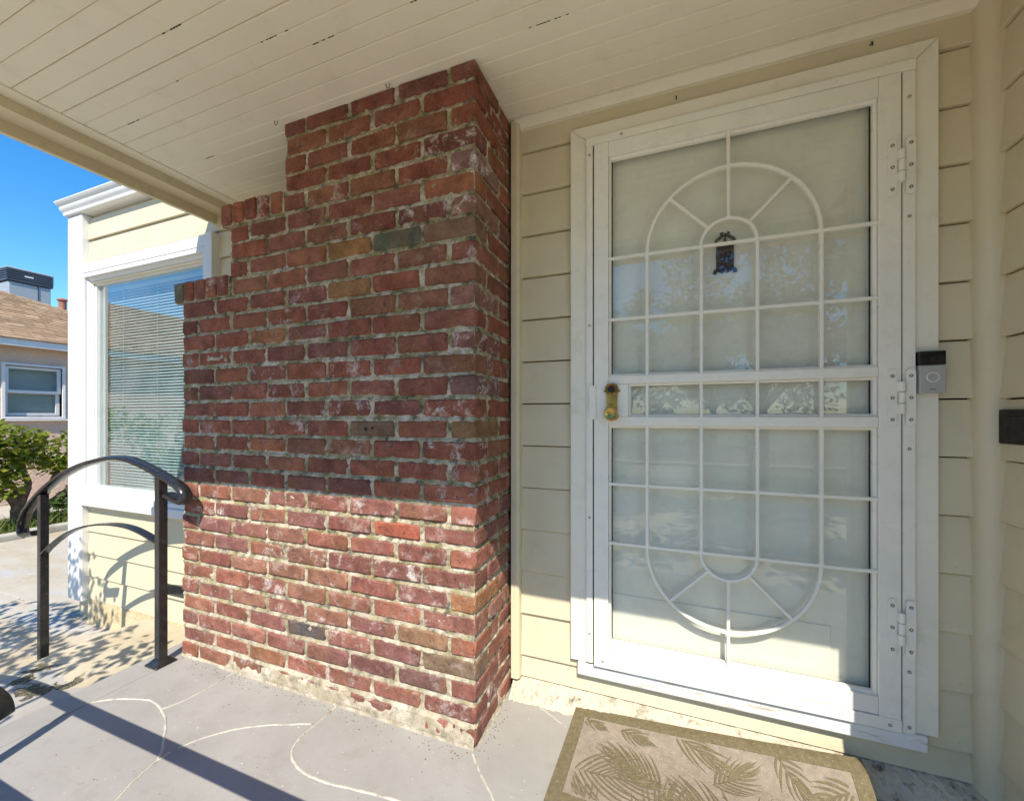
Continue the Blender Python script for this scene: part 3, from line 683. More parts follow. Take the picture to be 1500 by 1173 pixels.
hb_ = MB(); hb_.box(-4.08, -4.06, YL+0.201, 10, GZ-0.1, 1.565); hb_.box(-4.0, 3.2, 9.9, 10, GZ-0.1, 1.6); hb_.box(1.08, 3.2, 1.665, 1.78, GZ-0.1, 1.56)
hb_.build('house_shell', 'cream', left)
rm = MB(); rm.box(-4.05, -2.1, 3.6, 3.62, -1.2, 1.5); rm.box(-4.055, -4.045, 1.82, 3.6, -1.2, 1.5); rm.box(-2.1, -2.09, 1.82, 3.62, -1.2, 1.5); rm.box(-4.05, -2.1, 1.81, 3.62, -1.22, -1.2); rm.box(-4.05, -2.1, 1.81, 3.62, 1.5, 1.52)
rm.build('room_behind_window', 'room', left)

# window
win = thing('window', 'large white framed picture window with closed pale blinds beside the brick', 'window', (-3.21, 1.64, -0.63))
W0, W1, WZ0, WZ1 = -3.912, -2.505, -0.632, 1.090
MB().box(W0+0.006, W1-0.0625, 1.604, 1.668, WZ1-0.070, WZ1).build('head_casing', 'white', win, 0.003)
MB().box(W1-0.062, W1, 1.596, 1.668, WZ0+0.056, WZ1+0.004).build('side_casing', 'white', win, 0.003)
MB().box(W0+0.005, W1, 1.592, 1.668, WZ0, WZ0+0.055).build('window_sill', 'white', win, 0.004)
fr = [(W0+0.006, W1-0.063, WZ0+0.0555, WZ1-0.0705)]
x0, x1, z0, z1 = fr[0]
def frame_ring(name, mat, parent, x0, x1, z0, z1, w, ya, yb, bevel=0.002, slope=0.0):
    m_ = MB()
    o = [(x0, z0), (x1, z0), (x1, z1), (x0, z1)]; i_ = [(x0+w, z0+w), (x1-w, z0+w), (x1-w, z1-w), (x0+w, z1-w)]
    vs = [(x, ya, z) for x, z in o]+[(x, ya+slope, z) for x, z in i_]+[(x, yb, z) for x, z in o]+[(x, yb, z) for x, z in i_]
    fs = []
    for k in range(4):
        l = (k+1) % 4
        fs += [(k, l, 4+l, 4+k), (4+k, 4+l, 12+l, 12+k), (8+k, 12+k, 12+l, 8+l), (k, 8+k, 8+l, l)]
    return m_.add(vs, fs).build(name, mat, parent, bevel)
frame_ring('outer_frame', 'white', win, x0, x1, z0, z1, 0.030, 1.606, 1.700)
frame_ring('inner_frame', 'white', win, x0+0.0305, x1-0.0305, z0+0.0305, z1-0.0305, 0.030, 1.622, 1.702, slope=0.022)
frame_ring('sash', 'white', win, x0+0.061, x1-0.061, z0+0.061, z1-0.061, 0.018, 1.652, 1.704)
ga = (x0+0.078, x1-0.078, z0+0.078, z1-0.078)
MB().add([(ga[0], 1.672, ga[2]), (ga[1], 1.672, ga[2]), (ga[1], 1.672, ga[3]), (ga[0], 1.672, ga[3])], [(0, 1, 2, 3)]).build('pane', 'win_glass', win, fix=False)
blind = thing('window_blind', 'white horizontal slat blind hanging closed behind the large left window', 'blind', (-3.21, 1.73, 0.93))
MB().box(ga[0]-0.005, ga[1]+0.005, 1.715, 1.745, ga[3]-0.03, ga[3]+0.012).build('headrail', 'blind', blind, 0.003)
sl = MB(); zz = ga[3]-0.045
while zz > ga[2]-0.01:
    a = 0.78+R.uniform(-.05, .05); hw = 0.0125; cy = 1.73
    d = (math.cos(a)*hw, math.sin(a)*hw); nrm = (-math.sin(a)*0.0018, math.cos(a)*0.0018)
    dz = R.uniform(-.001, .001)
    pts = [(cy-d[0], zz-d[1]+dz), (cy+nrm[0], zz+nrm[1]+dz), (cy+d[0], zz+d[1]+dz)]
    xa, xb = ga[0]+R.uniform(0.006, 0.012), ga[1]-0.004
    sl.add([(xa, *p) for p in pts]+[(xb, *p) for p in pts], [(0, 1, 4, 3), (1, 2, 5, 4)])
    zz -= 0.0205
sl.build('slat', 'blind', blind, kind='stuff', fix=False)
cd_ = MB()
for x in (-3.63, -3.24, -2.83): cd_.box(x-0.0012, x+0.0012, 1.7135, 1.7155, ga[2], ga[3]-0.02)
cd_.build('ladder_cord', 'blind', blind)
# crawl-space vent near the brick
vent = thing('foundation_vent', 'small dark mesh vent low in the siding behind the handrail post', 'vent', (-2.83, 1.635, -1.15))
MB().box(-3.02, -2.62, 1.6335, 1.637, -1.139, -1.062).build('vent_box', 'dark', vent)
frame_ring('vent_frame', 'cream', vent, -3.03, -2.61, -1.152, -1.052, 0.012, 1.624, 1.640)
me_ = MB()
for k in range(-8, 44):
    x = -3.03+k*0.010
    for sgn in (1, -1):
        a, b = (x, -1.140), (x+0.076*sgn*0.6+(0.0 if sgn > 0 else 0.05), -1.062)
        if -3.02 < a[0] < -2.62 and -3.02 < b[0] < -2.62:
            me_.add([(a[0], 1.631+0.0005*sgn, a[1]), (a[0]+0.002, 1.631+0.0005*sgn, a[1]), (b[0]+0.002, 1.631+0.0005*sgn, b[1]), (b[0], 1.631+0.0005*sgn, b[1])], [(0, 1, 2, 3)])
me_.build('vent_mesh', 'grille', vent, kind='stuff', fix=False)

# ------------------------------------------------------------------ security door
door = thing('security_door', 'white steel security screen door with oval fan grille and glass', 'door', (0.21, 1.62, -0.983))
SY0 = 1.606
MB().box(-0.2955, -0.2695, SY0, 1.70, -0.975, 1.0715).build('frame_post', 'door_white', door, 0.002)
MB().box(0.6895, 0.7215, SY0, 1.70, -0.982, 1.0715).build('frame_post', 'door_white', door, 0.002)
MB().box(-0.2955, 0.7225, SY0-0.002, 1.70, 1.072, 1.104).build('frame_header', 'door_white', door, 0.002)
sg = MB()
for (a, b, c, d) in ((-0.2693, -0.262, -0.982, 1.0715), (0.683, 0.6893, -0.982, 1.0715), (-0.2620, 0.683, 1.064, 1.0715), (-0.2620, 0.683, -0.984, -0.972)): sg.box(a, b, 1.6120, 1.6400, c, d)
sg.build('gap_shade_strip', 'ink', door)  # black strips round the leaf stand in for shade inside the gap
# leaf: stiles and rails
LY0, LY1 = 1.602, 1.634
def bar(name, x0, x1, z0, z1, y0=LY0, y1=LY1, bevel=0.0025): return MB().box(x0, x1, y0, y1, z0, z1).build(name, 'door_white', door, bevel, seg=2)
bar('stile', -0.2642, -0.2085, -0.978, 1.0695)
bar('stile', 0.6285, 0.6848, -0.978, 1.0695)
bar('rail', -0.2080, 0.6280, 1.0115, 1.0690)
bar('rail', -0.2080, 0.6280, -0.940, -0.8855)
bar('rail', -0.2080, 0.6280, 0.1255, 0.1570)
bar('rail', -0.2080, 0.6280, -0.0350, -0.0005)
bar('lock_box', -0.2080, -0.1335, 0.0000, 0.1250)
bar('lock_guard', -0.2820, -0.2555, -0.012, 0.122, LY0-0.007, LY0-0.0005, 0.001)
bar('kick_sweep', -0.2640, 0.6845, -0.979, -0.9420, LY0-0.004, LY1-0.002, 0.0015)
# inner beading around the openings
for (a, b, c, d) in ((-0.208, 0.628, 0.157, 1.0115), (-0.1335, 0.628, 0.0, 0.1255), (-0.208, 0.628, -0.8855, -0.035)):
    frame_ring('bead', 'door_white', door, a+0.0003, b-0.0003, c+0.0003, d-0.0003, 0.0085, LY0+0.010, LY1, 0.0012, slope=0.006)
# glass behind the grille
for (a, b, c, d) in ((-0.2085, 0.6285, 0.150, 1.0175), (-0.14, 0.6285, -0.003, 0.129), (-0.2085, 0.6285, -0.890, -0.030)):
    MB().add([(a, 1.637, c), (b, 1.637, c), (b, 1.637, d), (a, 1.637, d)], [(0, 1, 2, 3)]).build('glass', 'glass', door, fix=False)
    frame_ring('glass_seal', 'ink', door, a, b, c, d, 0.0128, 1.6345, 1.6362, 0)
# grille bars
GY0, GY1, HW = 1.606, 1.622, 0.0056
def vbar(x, z0, z1): MB().box(x-HW, x+HW, GY0, GY1, z0, z1).build('grille_bar', 'door_white', door, 0.0025, seg=2)
def hbar(z, x0, x1): MB().box(x0, x1, GY0+0.0015, GY1-0.0015, z-HW, z+HW).build('grille_bar', 'door_white', door, 0.0025, seg=2)
VX = (-0.0655, 0.1205, 0.2970, 0.4810); CX = 0.2075; RO, RI = 0.2732, 0.0885
for x in VX:
    vbar(x, 0.150, 0.615); vbar(x, -0.006, 0.131); vbar(x, -0.493, -0.028)
for z in (0.615, 0.377, -0.263, -0.493): hbar(z, -0.212, 0.632)
vbar(CX, 0.615+RI, 1.016); vbar(CX, -0.890, -0.493-RI)
ap = [(-0.0075, -HW), (0.0075, -HW), (0.0075, HW), (-0.0075, HW)]
for (cz, a0, a1) in ((0.615, 0, 180), (-0.493, 180, 360)):
    for r, n in ((RO, 40), (RI, 22)):
        MB().sweep(arc(CX, cz, r, a0, a1, (GY0+GY1)/2, n), ap, (0, 1, 0)).build('grille_arc', 'door_white', door, 0.002)
    for a in (45, 135) if a0 == 0 else (225, 315):
        ca, sa = math.cos(math.radians(a)), math.sin(math.radians(a))
        MB().sweep([(CX+RI*ca, 1.614, cz+RI*sa), (CX+RO*ca, 1.614, cz+RO*sa)], [(-0.006, -HW), (0.006, -HW), (0.006, HW), (-0.006, HW)], (0, 1, 0)).build('grille_spoke', 'door_white', door, 0.002)
# small weld webs where the bars cross
wb_ = MB()
for x in VX:
    for z in (0.615, 0.377, -0.263, -0.493):
        for sx in (1, -1):
            for sz in (1, -1):
                if (z == 0.615 and sz > 0) or (z == -0.493 and sz < 0): continue
                p = [(x+sx*HW, z+sz*HW), (x+sx*(HW+0.006), z+sz*HW), (x+sx*(HW+0.0018), z+sz*(HW+0.0018)), (x+sx*HW, z+sz*(HW+0.006))]
                wb_.prism(p, 'Y', GY0+0.003, GY1-0.003)
wb_.build('weld', 'door_white', door, kind='stuff')
# hinges
def screw(parent, x, z, y, r=0.0062):
    o = MB().lathe([(0.0005, 0.0006), (0.0022, 0.0006), (0.0024, -0.001), (r*0.9, -0.0022), (r, -0.0008), (r, 0.001)], (x, y, z), 'Y', 14).build('screw', 'screw', parent, smooth=True)
    return o
for zc in (0.775, 0.058, -0.656):
    h = MB()
    for (xa, xb) in ((0.649, 0.6725), (0.694, 0.7185)):
        r = (xb-xa)/2; xm = (xa+xb)/2
        p = [(xm+r*math.cos(math.radians(t)), zc+0.090-r+r*math.sin(math.radians(t))) for t in range(0, 181, 20)]
        p += [(xm+r*math.cos(math.radians(t)), zc-0.090+r+r*math.sin(math.radians(t))) for t in range(180, 361, 20)]
        h.prism(p, 'Y', LY0-0.0045, LY0+0.0)
    hinge = h.build('hinge', 'door_white', door, 0.001)
    b = MB()
    for (za, zb, r) in ((0.019, 0.050, 0.0085), (-0.017, 0.0175, 0.0085), (-0.050, -0.0185, 0.0085)):
        b.lathe([(0.0005, za), (r, za+0.0005), (r, zb-0.0005), (0.0005, zb)], (0.683, LY0-0.007, zc), 'Z', 16)
    b.box(0.672, 0.683, LY0-0.006, LY0-0.001, zc-0.049, zc-0.019); b.box(0.683, 0.695, LY0-0.0062, LY0-0.0012, zc-0.016, zc+0.017); b.box(0.672, 0.6832, LY0-0.006, LY0-0.001, zc+0.020, zc+0.049)
    b.build('hinge_knuckle', 'door_white', hinge, smooth=True)
    for xm in (0.6608, 0.7063):
        for dz in (0.068, 0.0, -0.068): screw(hinge, xm, zc+dz, LY0-0.0045, 0.0052)
for (x, z) in ((-0.2825, 1.035), (-0.2825, 0.36), (-0.2825, -0.40), (-0.2825, -0.86), (0.7055, 0.99), (0.7055, 0.62), (0.7055, -0.10), (0.7055, -0.79), (0.7055, -0.962), (0.52, 1.088), (-0.16, 1.088), (0.655, -0.962), (-0.23, -0.955)):
    screw(door, x, z, SY0 if abs(x) > 0.25 and x != 0.655 else (SY0-0.002 if z > 1 else LY0-0.004), 0.0048)
# brass lock: waisted plate with keyed cylinder above and knob below
lk = MB(); pr = []; LX = -0.1945
for t in range(33):
    u = t/32; z = 0.130-u*0.148
    w = 0.0200+0.0058*abs(2*u-1)**1.4
    e_ = min(u, 1-u)
    if e_ < 0.16: w = 0.0258*math.sqrt(max(0.0, 1-((0.16-e_)/0.16)**2))*1.0+0.0002
    pr.append((w, z))
poly = [(LX+w, z) for w, z in pr]+[(LX-w, z) for w, z in pr[::-1]]
lk.prism(poly, 'Y', LY0-0.010, LY0)
lock = lk.build('lock_plate', 'brass', door, 0.003, seg=2, smooth=True)
MB().lathe([(0.0005, -0.014), (0.0148, -0.0145), (0.0165, -0.021), (0.0190, -0.0225), (0.0225, -0.020), (0.0240, -0.012), (0.0245, -0.002)], (LX, LY0, 0.1055), 'Y', 36).build('lock_collar', 'brass', lock, smooth=True)
MB().lathe([(0.0005, -0.018), (0.0115, -0.0178), (0.0135, -0.0150)], (LX, LY0, 0.1055), 'Y', 24).build('key_cylinder', 'black_iron', lock)
MB().lathe([(0.0005, -0.0405), (0.008, -0.0410), (0.0165, -0.0435), (0.0225, -0.0465), (0.0255, -0.0455), (0.0272, -0.041), (0.0260, -0.032), (0.020, -0.022), (0.013, -0.016), (0.012, -0.008), (0.020, -0.003)], (LX, LY0, 0.010), 'Y', 36).build('knob', 'brass', lock, smooth=True)
MB().lathe([(0.0005, -0.0125), (0.002, -0.0122), (0.0028, -0.009)], (LX, LY0, 0.047), 'Y', 10).build('lock_screw', 'black_iron', lock, smooth=True)
for sx in (1, -1): MB().lathe([(0.0005, -0.005), (0.0035, -0.003), (0.0035, 0.003), (0.0005, 0.005)], (LX+sx*0.0275, LY0-0.006, 0.098), 'X', 8).build('lock_lug', 'brass', lock, smooth=True)

# entry door behind the glass, in its recess
inner = thing('entry_door', 'plain white entry door seen through the glass of the security door', 'door', (0.21, 1.69, -0.98))
MB().box(-0.2685, 0.6885, 1.656, 1.700, -0.970, 1.085).build('door_slab', 'door_white', inner, 0.003)
MB().box(-0.262, 0.520, 1.6515, 1.6555, -0.968, -0.705).build('kick_panel', 'door_white', inner, 0.0015)
jb = MB(); jb.box(-0.2945, -0.2705, 1.7010, 1.79, -1.0, 1.0995); jb.box(0.7005, 0.7225, 1.7005, 1.79, -1.0, 1.0995); jb.box(-0.27, 0.70, 1.7005, 1.79, 1.087, 1.0995)
jb.build('door_jamb', 'white', inner, 0.002)
MB().box(-0.27, 0.70, 1.641, 1.795, -1.0, -0.980).build('threshold', 'worn_white', inner, 0.002)
kn = MB(); KX = 0.2020
def kq(pts): return [(KX+x*0.955, z*0.951) for x, z in pts]
kn.prism(kq([(-0.030, 0.560), (0.030, 0.560), (0.030, 0.660), (-0.030, 0.660)]), 'Y', 1.648, 1.6565)
kn.prism(kq([(-0.036, 0.660), (0.036, 0.660), (0.034, 0.668), (-0.034, 0.668)]), 'Y', 1.646, 1.6565)
for s_ in (1, -1):
    kn.sweep([(x, 1.652, z) for x, z in kq([(s_*0.033, 0.668), (s_*0.028, 0.680), (s_*0.017, 0.686), (s_*0.009, 0.694), (s_*0.010, 0.702), (s_*0.016, 0.700)])], [(-0.004, -0.0045), (0.004, -0.0045), (0.004, 0.0045), (-0.004, 0.0045)], (0, 1, 0))
    kn.sweep([(x, 1.652, z) for x, z in kq([(s_*0.036, 0.549), (s_*0.034, 0.560), (s_*0.022, 0.563), (s_*0.008, 0.556), (s_*0.001, 0.564)])], [(-0.004, -0.006), (0.004, -0.006), (0.004, 0.006), (-0.004, 0.006)], (0, 1, 0))
kn.lathe([(0.0005, 0.670), (0.0055, 0.662), (0.003, 0.650), (0.007, 0.634)], (KX, 1.652, 0.0), 'Z', 10)
tag(kn.build('door_knocker', 'black_iron', None, 0.0008), 'black scroll-topped door knocker plaque on the entry door behind the glass', 'door knocker')

# doorbell camera on the casing
bell = thing('video_doorbell', 'video doorbell with black top and silver round button on the right casing', 'doorbell', (0.755, 1.60, 0.07))
MB().box(0.7235, 0.786, 1.593, 1.6165, 0.0705, 0.1555).build('silver_cover', 'bell_grey', bell, 0.003, seg=2)
MB().box(0.7235, 0.786, 1.5925, 1.6165, 0.156, 0.199).build('black_cover', 'bell_black', bell, 0.003, seg=2)
MB().lathe([(0.0005, 0.0), (0.0125, 0.0), (0.0130, 0.001)], (0.7548, 1.5915, 0.119), 'Y', 28).build('button', 'bell_grey', bell, smooth=True)
MB().lathe([(0.0128, 0.001), (0.0130, -0.0014), (0.0152, -0.0014), (0.0156, 0.0015)], (0.7548, 1.5925, 0.119), 'Y', 32).build('button_ring', 'white', bell, smooth=True)
MB().lathe([(0.0005, -0.001), (0.004, -0.001), (0.0065, 0.0), (0.007, 0.002)], (0.7548, 1.5922, 0.172), 'Y', 20).build('lens', 'ink', bell, smooth=True)
frame_ring('lens_frame', 'bell_black', bell, 0.742, 0.768, 0.164, 0.180, 0.002, 1.5912, 1.594, 0)
def text_mesh(name, body, size, loc, rot, mat, parent, ext=0.0004):
    cu = bpy.data.curves.new(name, 'FONT'); cu.body = body; cu.size = size; cu.extrude = ext; cu.align_x = 'CENTER'; cu.align_y = 'CENTER'
    o = bpy.data.objects.new(name, cu); COL.objects.link(o)
    dg = bpy.context.evaluated_depsgraph_get(); me = bpy.data.meshes.new_from_object(o.evaluated_get(dg))
    COL.objects.unlink(o); bpy.data.objects.remove(o)
    me.materials.append(M[mat]); q = bpy.data.objects.new(name, me); COL.objects.link(q)
    q.parent = parent; q.location = Vector(loc)-children_base(parent); q.rotation_euler = rot
    return q
text_mesh('lettering', 'ring', 0.009, (0.7548, 1.5927, 0.083), (PI/2, 0, 0), 'grille', bell)
# mail slot in the side wall
slot = thing('mail_slot', 'black metal mail slot set in the right side wall', 'mail slot', (XR, 1.46, -0.03))
MB().box(XR-0.0025, XR+0.012, 1.33, 1.598, -0.078, 0.020).build('slot_plate', 'black_iron', slot, 0.003)
MB().box(XR-0.0050, XR-0.0027, 1.352, 1.576, -0.060, 0.002).build('slot_flap', 'black_iron', slot, 0.002)
MB().box(XR-0.0065, XR-0.0030, 1.352, 1.576, 0.0025, 0.008).build('flap_hinge', 'black_iron', slot, 0.001)
# small cup hooks left in the ceiling and the wall
def hook(x, y, z, label, flip=1):
    pts = [(x, y, z+0.004), (x, y, z-0.010)]+[(x+flip*(0.009-0.009*math.cos(math.radians(a))), y, z-0.010-0.009*math.sin(math.radians(a))) for a in range(20, 221, 25)]
    tag(MB().tube(pts, 0.0016, 6).build('cup_hook', 'screw', None, smooth=True), label, 'hook', 'cup hooks left in the porch ceiling')
hook(-0.99, YB-0.02, CZ, 'small metal cup hook in the ceiling above the middle of the brick top')
hook(-1.56, YB-0.03, CZ, 'small metal cup hook in the ceiling left of the brick top')
for (x, z, lb) in ((0.0365, 1.195, 'tiny rusty hook in the cream wall above the left half of the door'), (0.62, 1.205, 'tiny rusty hook in the cream wall above the right end of the door')):
    tag(MB().tube([(x, YW, z), (x, YW-0.014, z), (x+0.001, YW-0.018, z-0.006), (x, YW-0.016, z-0.014)], [0.0016, 0.0016, 0.002, 0.0028], 6).build('wall_hook', 'ink', None, smooth=True), lb, 'hook', 'tiny hooks in the wall above the door')

# ------------------------------------------------------------------ door mat
MX0, MX1, MY0, MY1 = -0.333, 0.578, 1.178, 1.602
def mat_z(x, y):
    u = (x-MX0)/(MX1-MX0); lift = 0.006+0.070*max(0, u)**1.3
    t = max(0.0, min(1.0, (y-1.44)/0.15)); t = t*t*(3-2*t)
    return FZ+0.011+lift*t+0.0012*noise.noise(Vector((x*7, y*7, 0.5)))
def mat_xy(u, v):     # u across, v from the back edge to the front
    return MX0+u*(MX1-MX0)-0.012*v*(1-u)+0.006*math.sin(v*5)*u, MY1-v*(MY1-MY0)-0.012*u
rug = thing('door_mat', 'beige door mat with olive fern fronds and olive border below the door sill', 'door mat', (0.12, 1.38, FZ))
def sheet(name, mat, u0, u1, v0, v1, nu, nv, up, parent, down=0.009):
    m_ = MB()
    for s_ in (0, 1):
        for i in range(nu+1):
            for j in range(nv+1):
                x, y = mat_xy(u0+(u1-u0)*i/nu, v0+(v1-v0)*j/nv)
                z = mat_z(x, y)
                m_.v.append((x, y, z+up if s_ == 0 else z-down))
    K = (nu+1)*(nv+1); w = nv+1
    for i in range(nu):
        for j in range(nv):
            k = i*w+j; m_.f += [(k, k+1, k+w+1, k+w), (K+k, K+k+w, K+k+w+1, K+k+1)]
    for i in range(nu):
        for j in (0, nv): m_.f.append((i*w+j, (i+1)*w+j, K+(i+1)*w+j, K+i*w+j))
    for j in range(nv):
        for i in (0, nu): m_.f.append((i*w+j, i*w+j+1, K+i*w+j+1, K+i*w+j))
    return m_.build(name, mat, parent, smooth=True)
BU, BV = 0.048, 0.105
sheet('pile', 'mat_pile', BU-0.004, 1-BU+0.004, BV-0.008, 1-BV+0.008, 60, 30, 0.0, rug)
sheet('binding', 'mat_olive', 0, 1, 0, BV, 70, 4, 0.0022, rug)
sheet('binding', 'mat_olive', 0, 1, 1-BV, 1, 70, 4, 0.0022, rug)
sheet('binding', 'mat_olive', 0, BU, BV+0.0005, 1-BV-0.0005, 4, 30, 0.0024, rug)
sheet('binding', 'mat_olive', 1-BU, 1, BV+0.0005, 1-BV-0.0005, 4, 30, 0.0024, rug)
def frond(u, v, ang, length, blades=15, spread=62, seed=0):
    """a fern: a stem with curved tapering blades, in pile standing a hair proud"""
    rr = random.Random(seed); m_ = MB()
    asp = (MX1-MX0)/(MY1-MY0)
    def strip(p0, a0, L, w, curl):
        n = 9; pts = []; x, y, a = p0[0], p0[1], a0
        for k in range(n+1):
            pts.append((x, y, a)); x += L/n*math.cos(a); y += L/n*math.sin(a); a += curl/n
        k0 = len(m_.v); cnt = 0; ok = []
        for k, (x, y, a) in enumerate(pts):
            t = k/n; ww = w*(0.35+1.0*math.sin(PI*min(1, t*0.85+0.12)))*(1-t**4*0.85)
            for s_ in (1, -1):
                xx, yy = x-s_*ww*math.sin(a), y+s_*ww*math.cos(a)
                m_.v.append((xx, yy, mat_z(xx, yy)+0.0022))
            uu, vv = (x-MX0)/(MX1-MX0), (MY1-y)/(MY1-MY0)
            ok.append(BU+0.004 < uu < 1-BU-0.006 and BV+0.012 < vv < 1-BV-0.01)
        for k in range(n):
            if ok[k] and ok[k+1]: m_.f.append((k0+2*k, k0+2*k+1, k0+2*k+3, k0+2*k+2))
    bx, by = mat_xy(u, v); a0 = math.radians(ang)
    m = max(4, int(blades*0.62)); length *= 1.18
    for sd in (1, -1):
        for k in range(m):
            t = (k+0.35*(sd > 0))/m
            p = (bx+0.62*t*length*math.cos(a0+0.12*t), by+0.62*t*length*math.sin(a0+0.12*t))
            L = length*(0.30+0.22*math.sin(PI*min(1, t*0.8+0.25)))*rr.uniform(0.85, 1.12)
            strip(p, a0+sd*math.radians(spread*(1-0.75*t)), L, 0.0027, -sd*rr.uniform(0.35, 0.85))
    strip((bx, by), a0, length*0.95, 0.0024, 0.14)
    return m_.build('fern_frond', 'mat_olive', rug, fix=False)
for q, (u, v, ang, L, n, sp) in enumerate([(0.060, 0.66, 2, 0.27, 19, 62), (0.355, 0.60, 150, 0.22, 19, 55), (0.33, 1.02, 62, 0.24, 17, 75), (0.40, 0.10, -28, 0.20, 11, 40), (0.62, 0.86, 140, 0.26, 17, 55),
                                          (0.94, 0.62, 172, 0.26, 17, 50), (0.60, 0.95, 60, 0.24, 17, 70), (0.045, 0.12, -25, 0.10, 7, 45), (0.88, 0.98, 120, 0.22, 15, 60), (0.16, 1.0, 120, 0.14, 9, 60), (0.74, 0.10, -60, 0.12, 9, 60),
                                          (0.52, 0.42, 30, 0.17, 13, 55), (0.20, 0.16, -20, 0.12, 9, 50), (0.95, 0.20, 200, 0.16, 11, 45), (0.46, 0.98, 118, 0.17, 11, 55)]):
    frond(u, v, ang, L, n, sp, q)

# grit, brick crumbs and leaf scraps swept against the foot of the walls
db = MB(); rr = random.Random(77)
for _ in range(420):
    q = rr.random()
    if q < 0.55: x, y = rr.uniform(-2.2, -0.64), YB-abs(rr.gauss(0, 0.03))-0.012
    elif q < 0.7: x, y = XB+abs(rr.gauss(0, 0.025))+0.01, rr.uniform(1.25, 1.6)
    else: x, y = rr.uniform(-2.2, 0.5), rr.uniform(0.6, 1.25)
    r = rr.uniform(0.0012, 0.0042)*(1.0 if q < 0.7 else 0.8); a = rr.uniform(0, 2*PI); e = rr.uniform(0.4, 1)
    P = [(x+r*math.cos(a+k*2*PI/5)*rr.uniform(.6, 1.2), y+r*e*math.sin(a+k*2*PI/5)*rr.uniform(.6, 1.2), FZ+0.0006) for k in range(5)]
    db.add(P+[(x, y, FZ+r*rr.uniform(0.3, 0.8)+0.0006)], [(k, (k+1) % 5, 5) for k in range(5)])
db.build('floor_grit', 'grit', kind='stuff', fix=False)
nh = MB()
for k in range(1, len(edges)-2):
    z = edges[k+1]+0.022+R.uniform(-.003, .003)
    for x in ((-0.552, -0.395, 0.835) if -1.0 < z < 1.05 else (-0.55, 0.83)):
        nh.lathe([(0.0003, -0.0006), (0.0026, -0.0004), (0.0030, 0.0012)], (x+R.uniform(-.006, .006), YW-0.0030, z), 'Y', 8)
nh.build('nail_head', 'cream', front, kind='stuff', smooth=True)

# ------------------------------------------------------------------ handrails
def handrail(label, pts_top, pts_low, posts, y, group):
    t = thing('handrail', label, 'handrail', (posts[0][0], y, posts[0][1]), group)
    prof = [(-0.025, -0.008), (-0.025, 0.005), (-0.019, 0.012), (-0.007, 0.015), (0.007, 0.015), (0.019, 0.012), (0.025, 0.005), (0.025, -0.008), (0.014, -0.013), (-0.014, -0.013)]
    MB().sweep(smooth_path([(x, y, z) for x, z in pts_top], 7), prof, (0, -1, 0)).build('top_rail', 'black_metal', t, smooth=True)
    if pts_low: MB().sweep(smooth_path([(x, y, z) for x, z in pts_low], 7), [(-0.019, -0.0045), (0.019, -0.0045), (0.019, 0.0045), (-0.019, 0.0045)], (0, -1, 0)).build('lower_rail', 'black_metal', t, 0.0012)
    for (x, z0, z1, plate) in posts:
        p = MB().box(x-0.018, x+0.018, y-0.018, y+0.018, z0, z1).build('post', 'black_metal', t, 0.0025, seg=2)
        if plate:
            MB().box(x-0.044, x+0.044, y-0.044, y+0.044, z0, z0+0.010).build('base_flange', 'black_metal', p, 0.002)
            MB().add([(x+sx*w, y+sy*w, z0+h) for (w, h) in ((0.038, 0.0105), (0.0195, 0.030)) for sx, sy in ((-1, -1), (1, -1), (1, 1), (-1, 1))],
                     [(0, 1, 5, 4), (1, 2, 6, 5), (2, 3, 7, 6), (3, 0, 4, 7)]).build('base_cover', 'black_metal', p)
        for zz in (z1-0.028, z1-0.315):
            MB().lathe([(0.0005, -0.0025), (0.003, -0.002), (0.0038, 0.0)], (x-0.004, y-0.018, zz), 'Y', 10).build('bolt', 'brass', p, smooth=True)
    return t
ry = 1.200
handrail('black arched handrail with two posts on the landing left of the brick',
    [(-3.385, -0.668), (-3.44, -0.676), (-3.505, -0.690), (-3.540, -0.682), (-3.548, -0.650), (-3.520, -0.592), (-3.470, -0.534), (-3.323, -0.432), (-3.12, -0.331), (-2.917, -0.264), (-2.726, -0.225), (-2.605, -0.210), (-2.489, -0.213), (-2.351, -0.241), (-2.245, -0.272), (-2.143, -0.305), (-2.082, -0.332), (-2.055, -0.362), (-2.066, -0.388), (-2.105, -0.388), (-2.185, -0.368)],
    [(-3.312, -0.787), (-3.227, -0.729), (-3.085, -0.652), (-2.917, -0.592), (-2.726, -0.556), (-2.547, -0.546), (-2.405, -0.560), (-2.245, -0.600)],
    [(-2.240, FZ, -0.282, True), (-3.314, GZ, -0.440, True)], ry, 'black metal handrails of the porch')
fy = 0.150
handrail('black handrail bar end poking in at the lower left edge of the photo',
    [(-0.538, -0.257), (-0.541, -0.252), (-0.565, -0.248), (-0.60, -0.246), (-0.9, -0.246), (-1.95, -0.246), (-2.6, -0.246), (-2.9, -0.30)],
    [(-0.74, -0.60), (-1.3, -0.60), (-1.95, -0.60)],
    [(-1.95, FZ, -0.256, True), (-0.74, FZ, -0.256, True)], fy, 'black metal handrails of the porch')

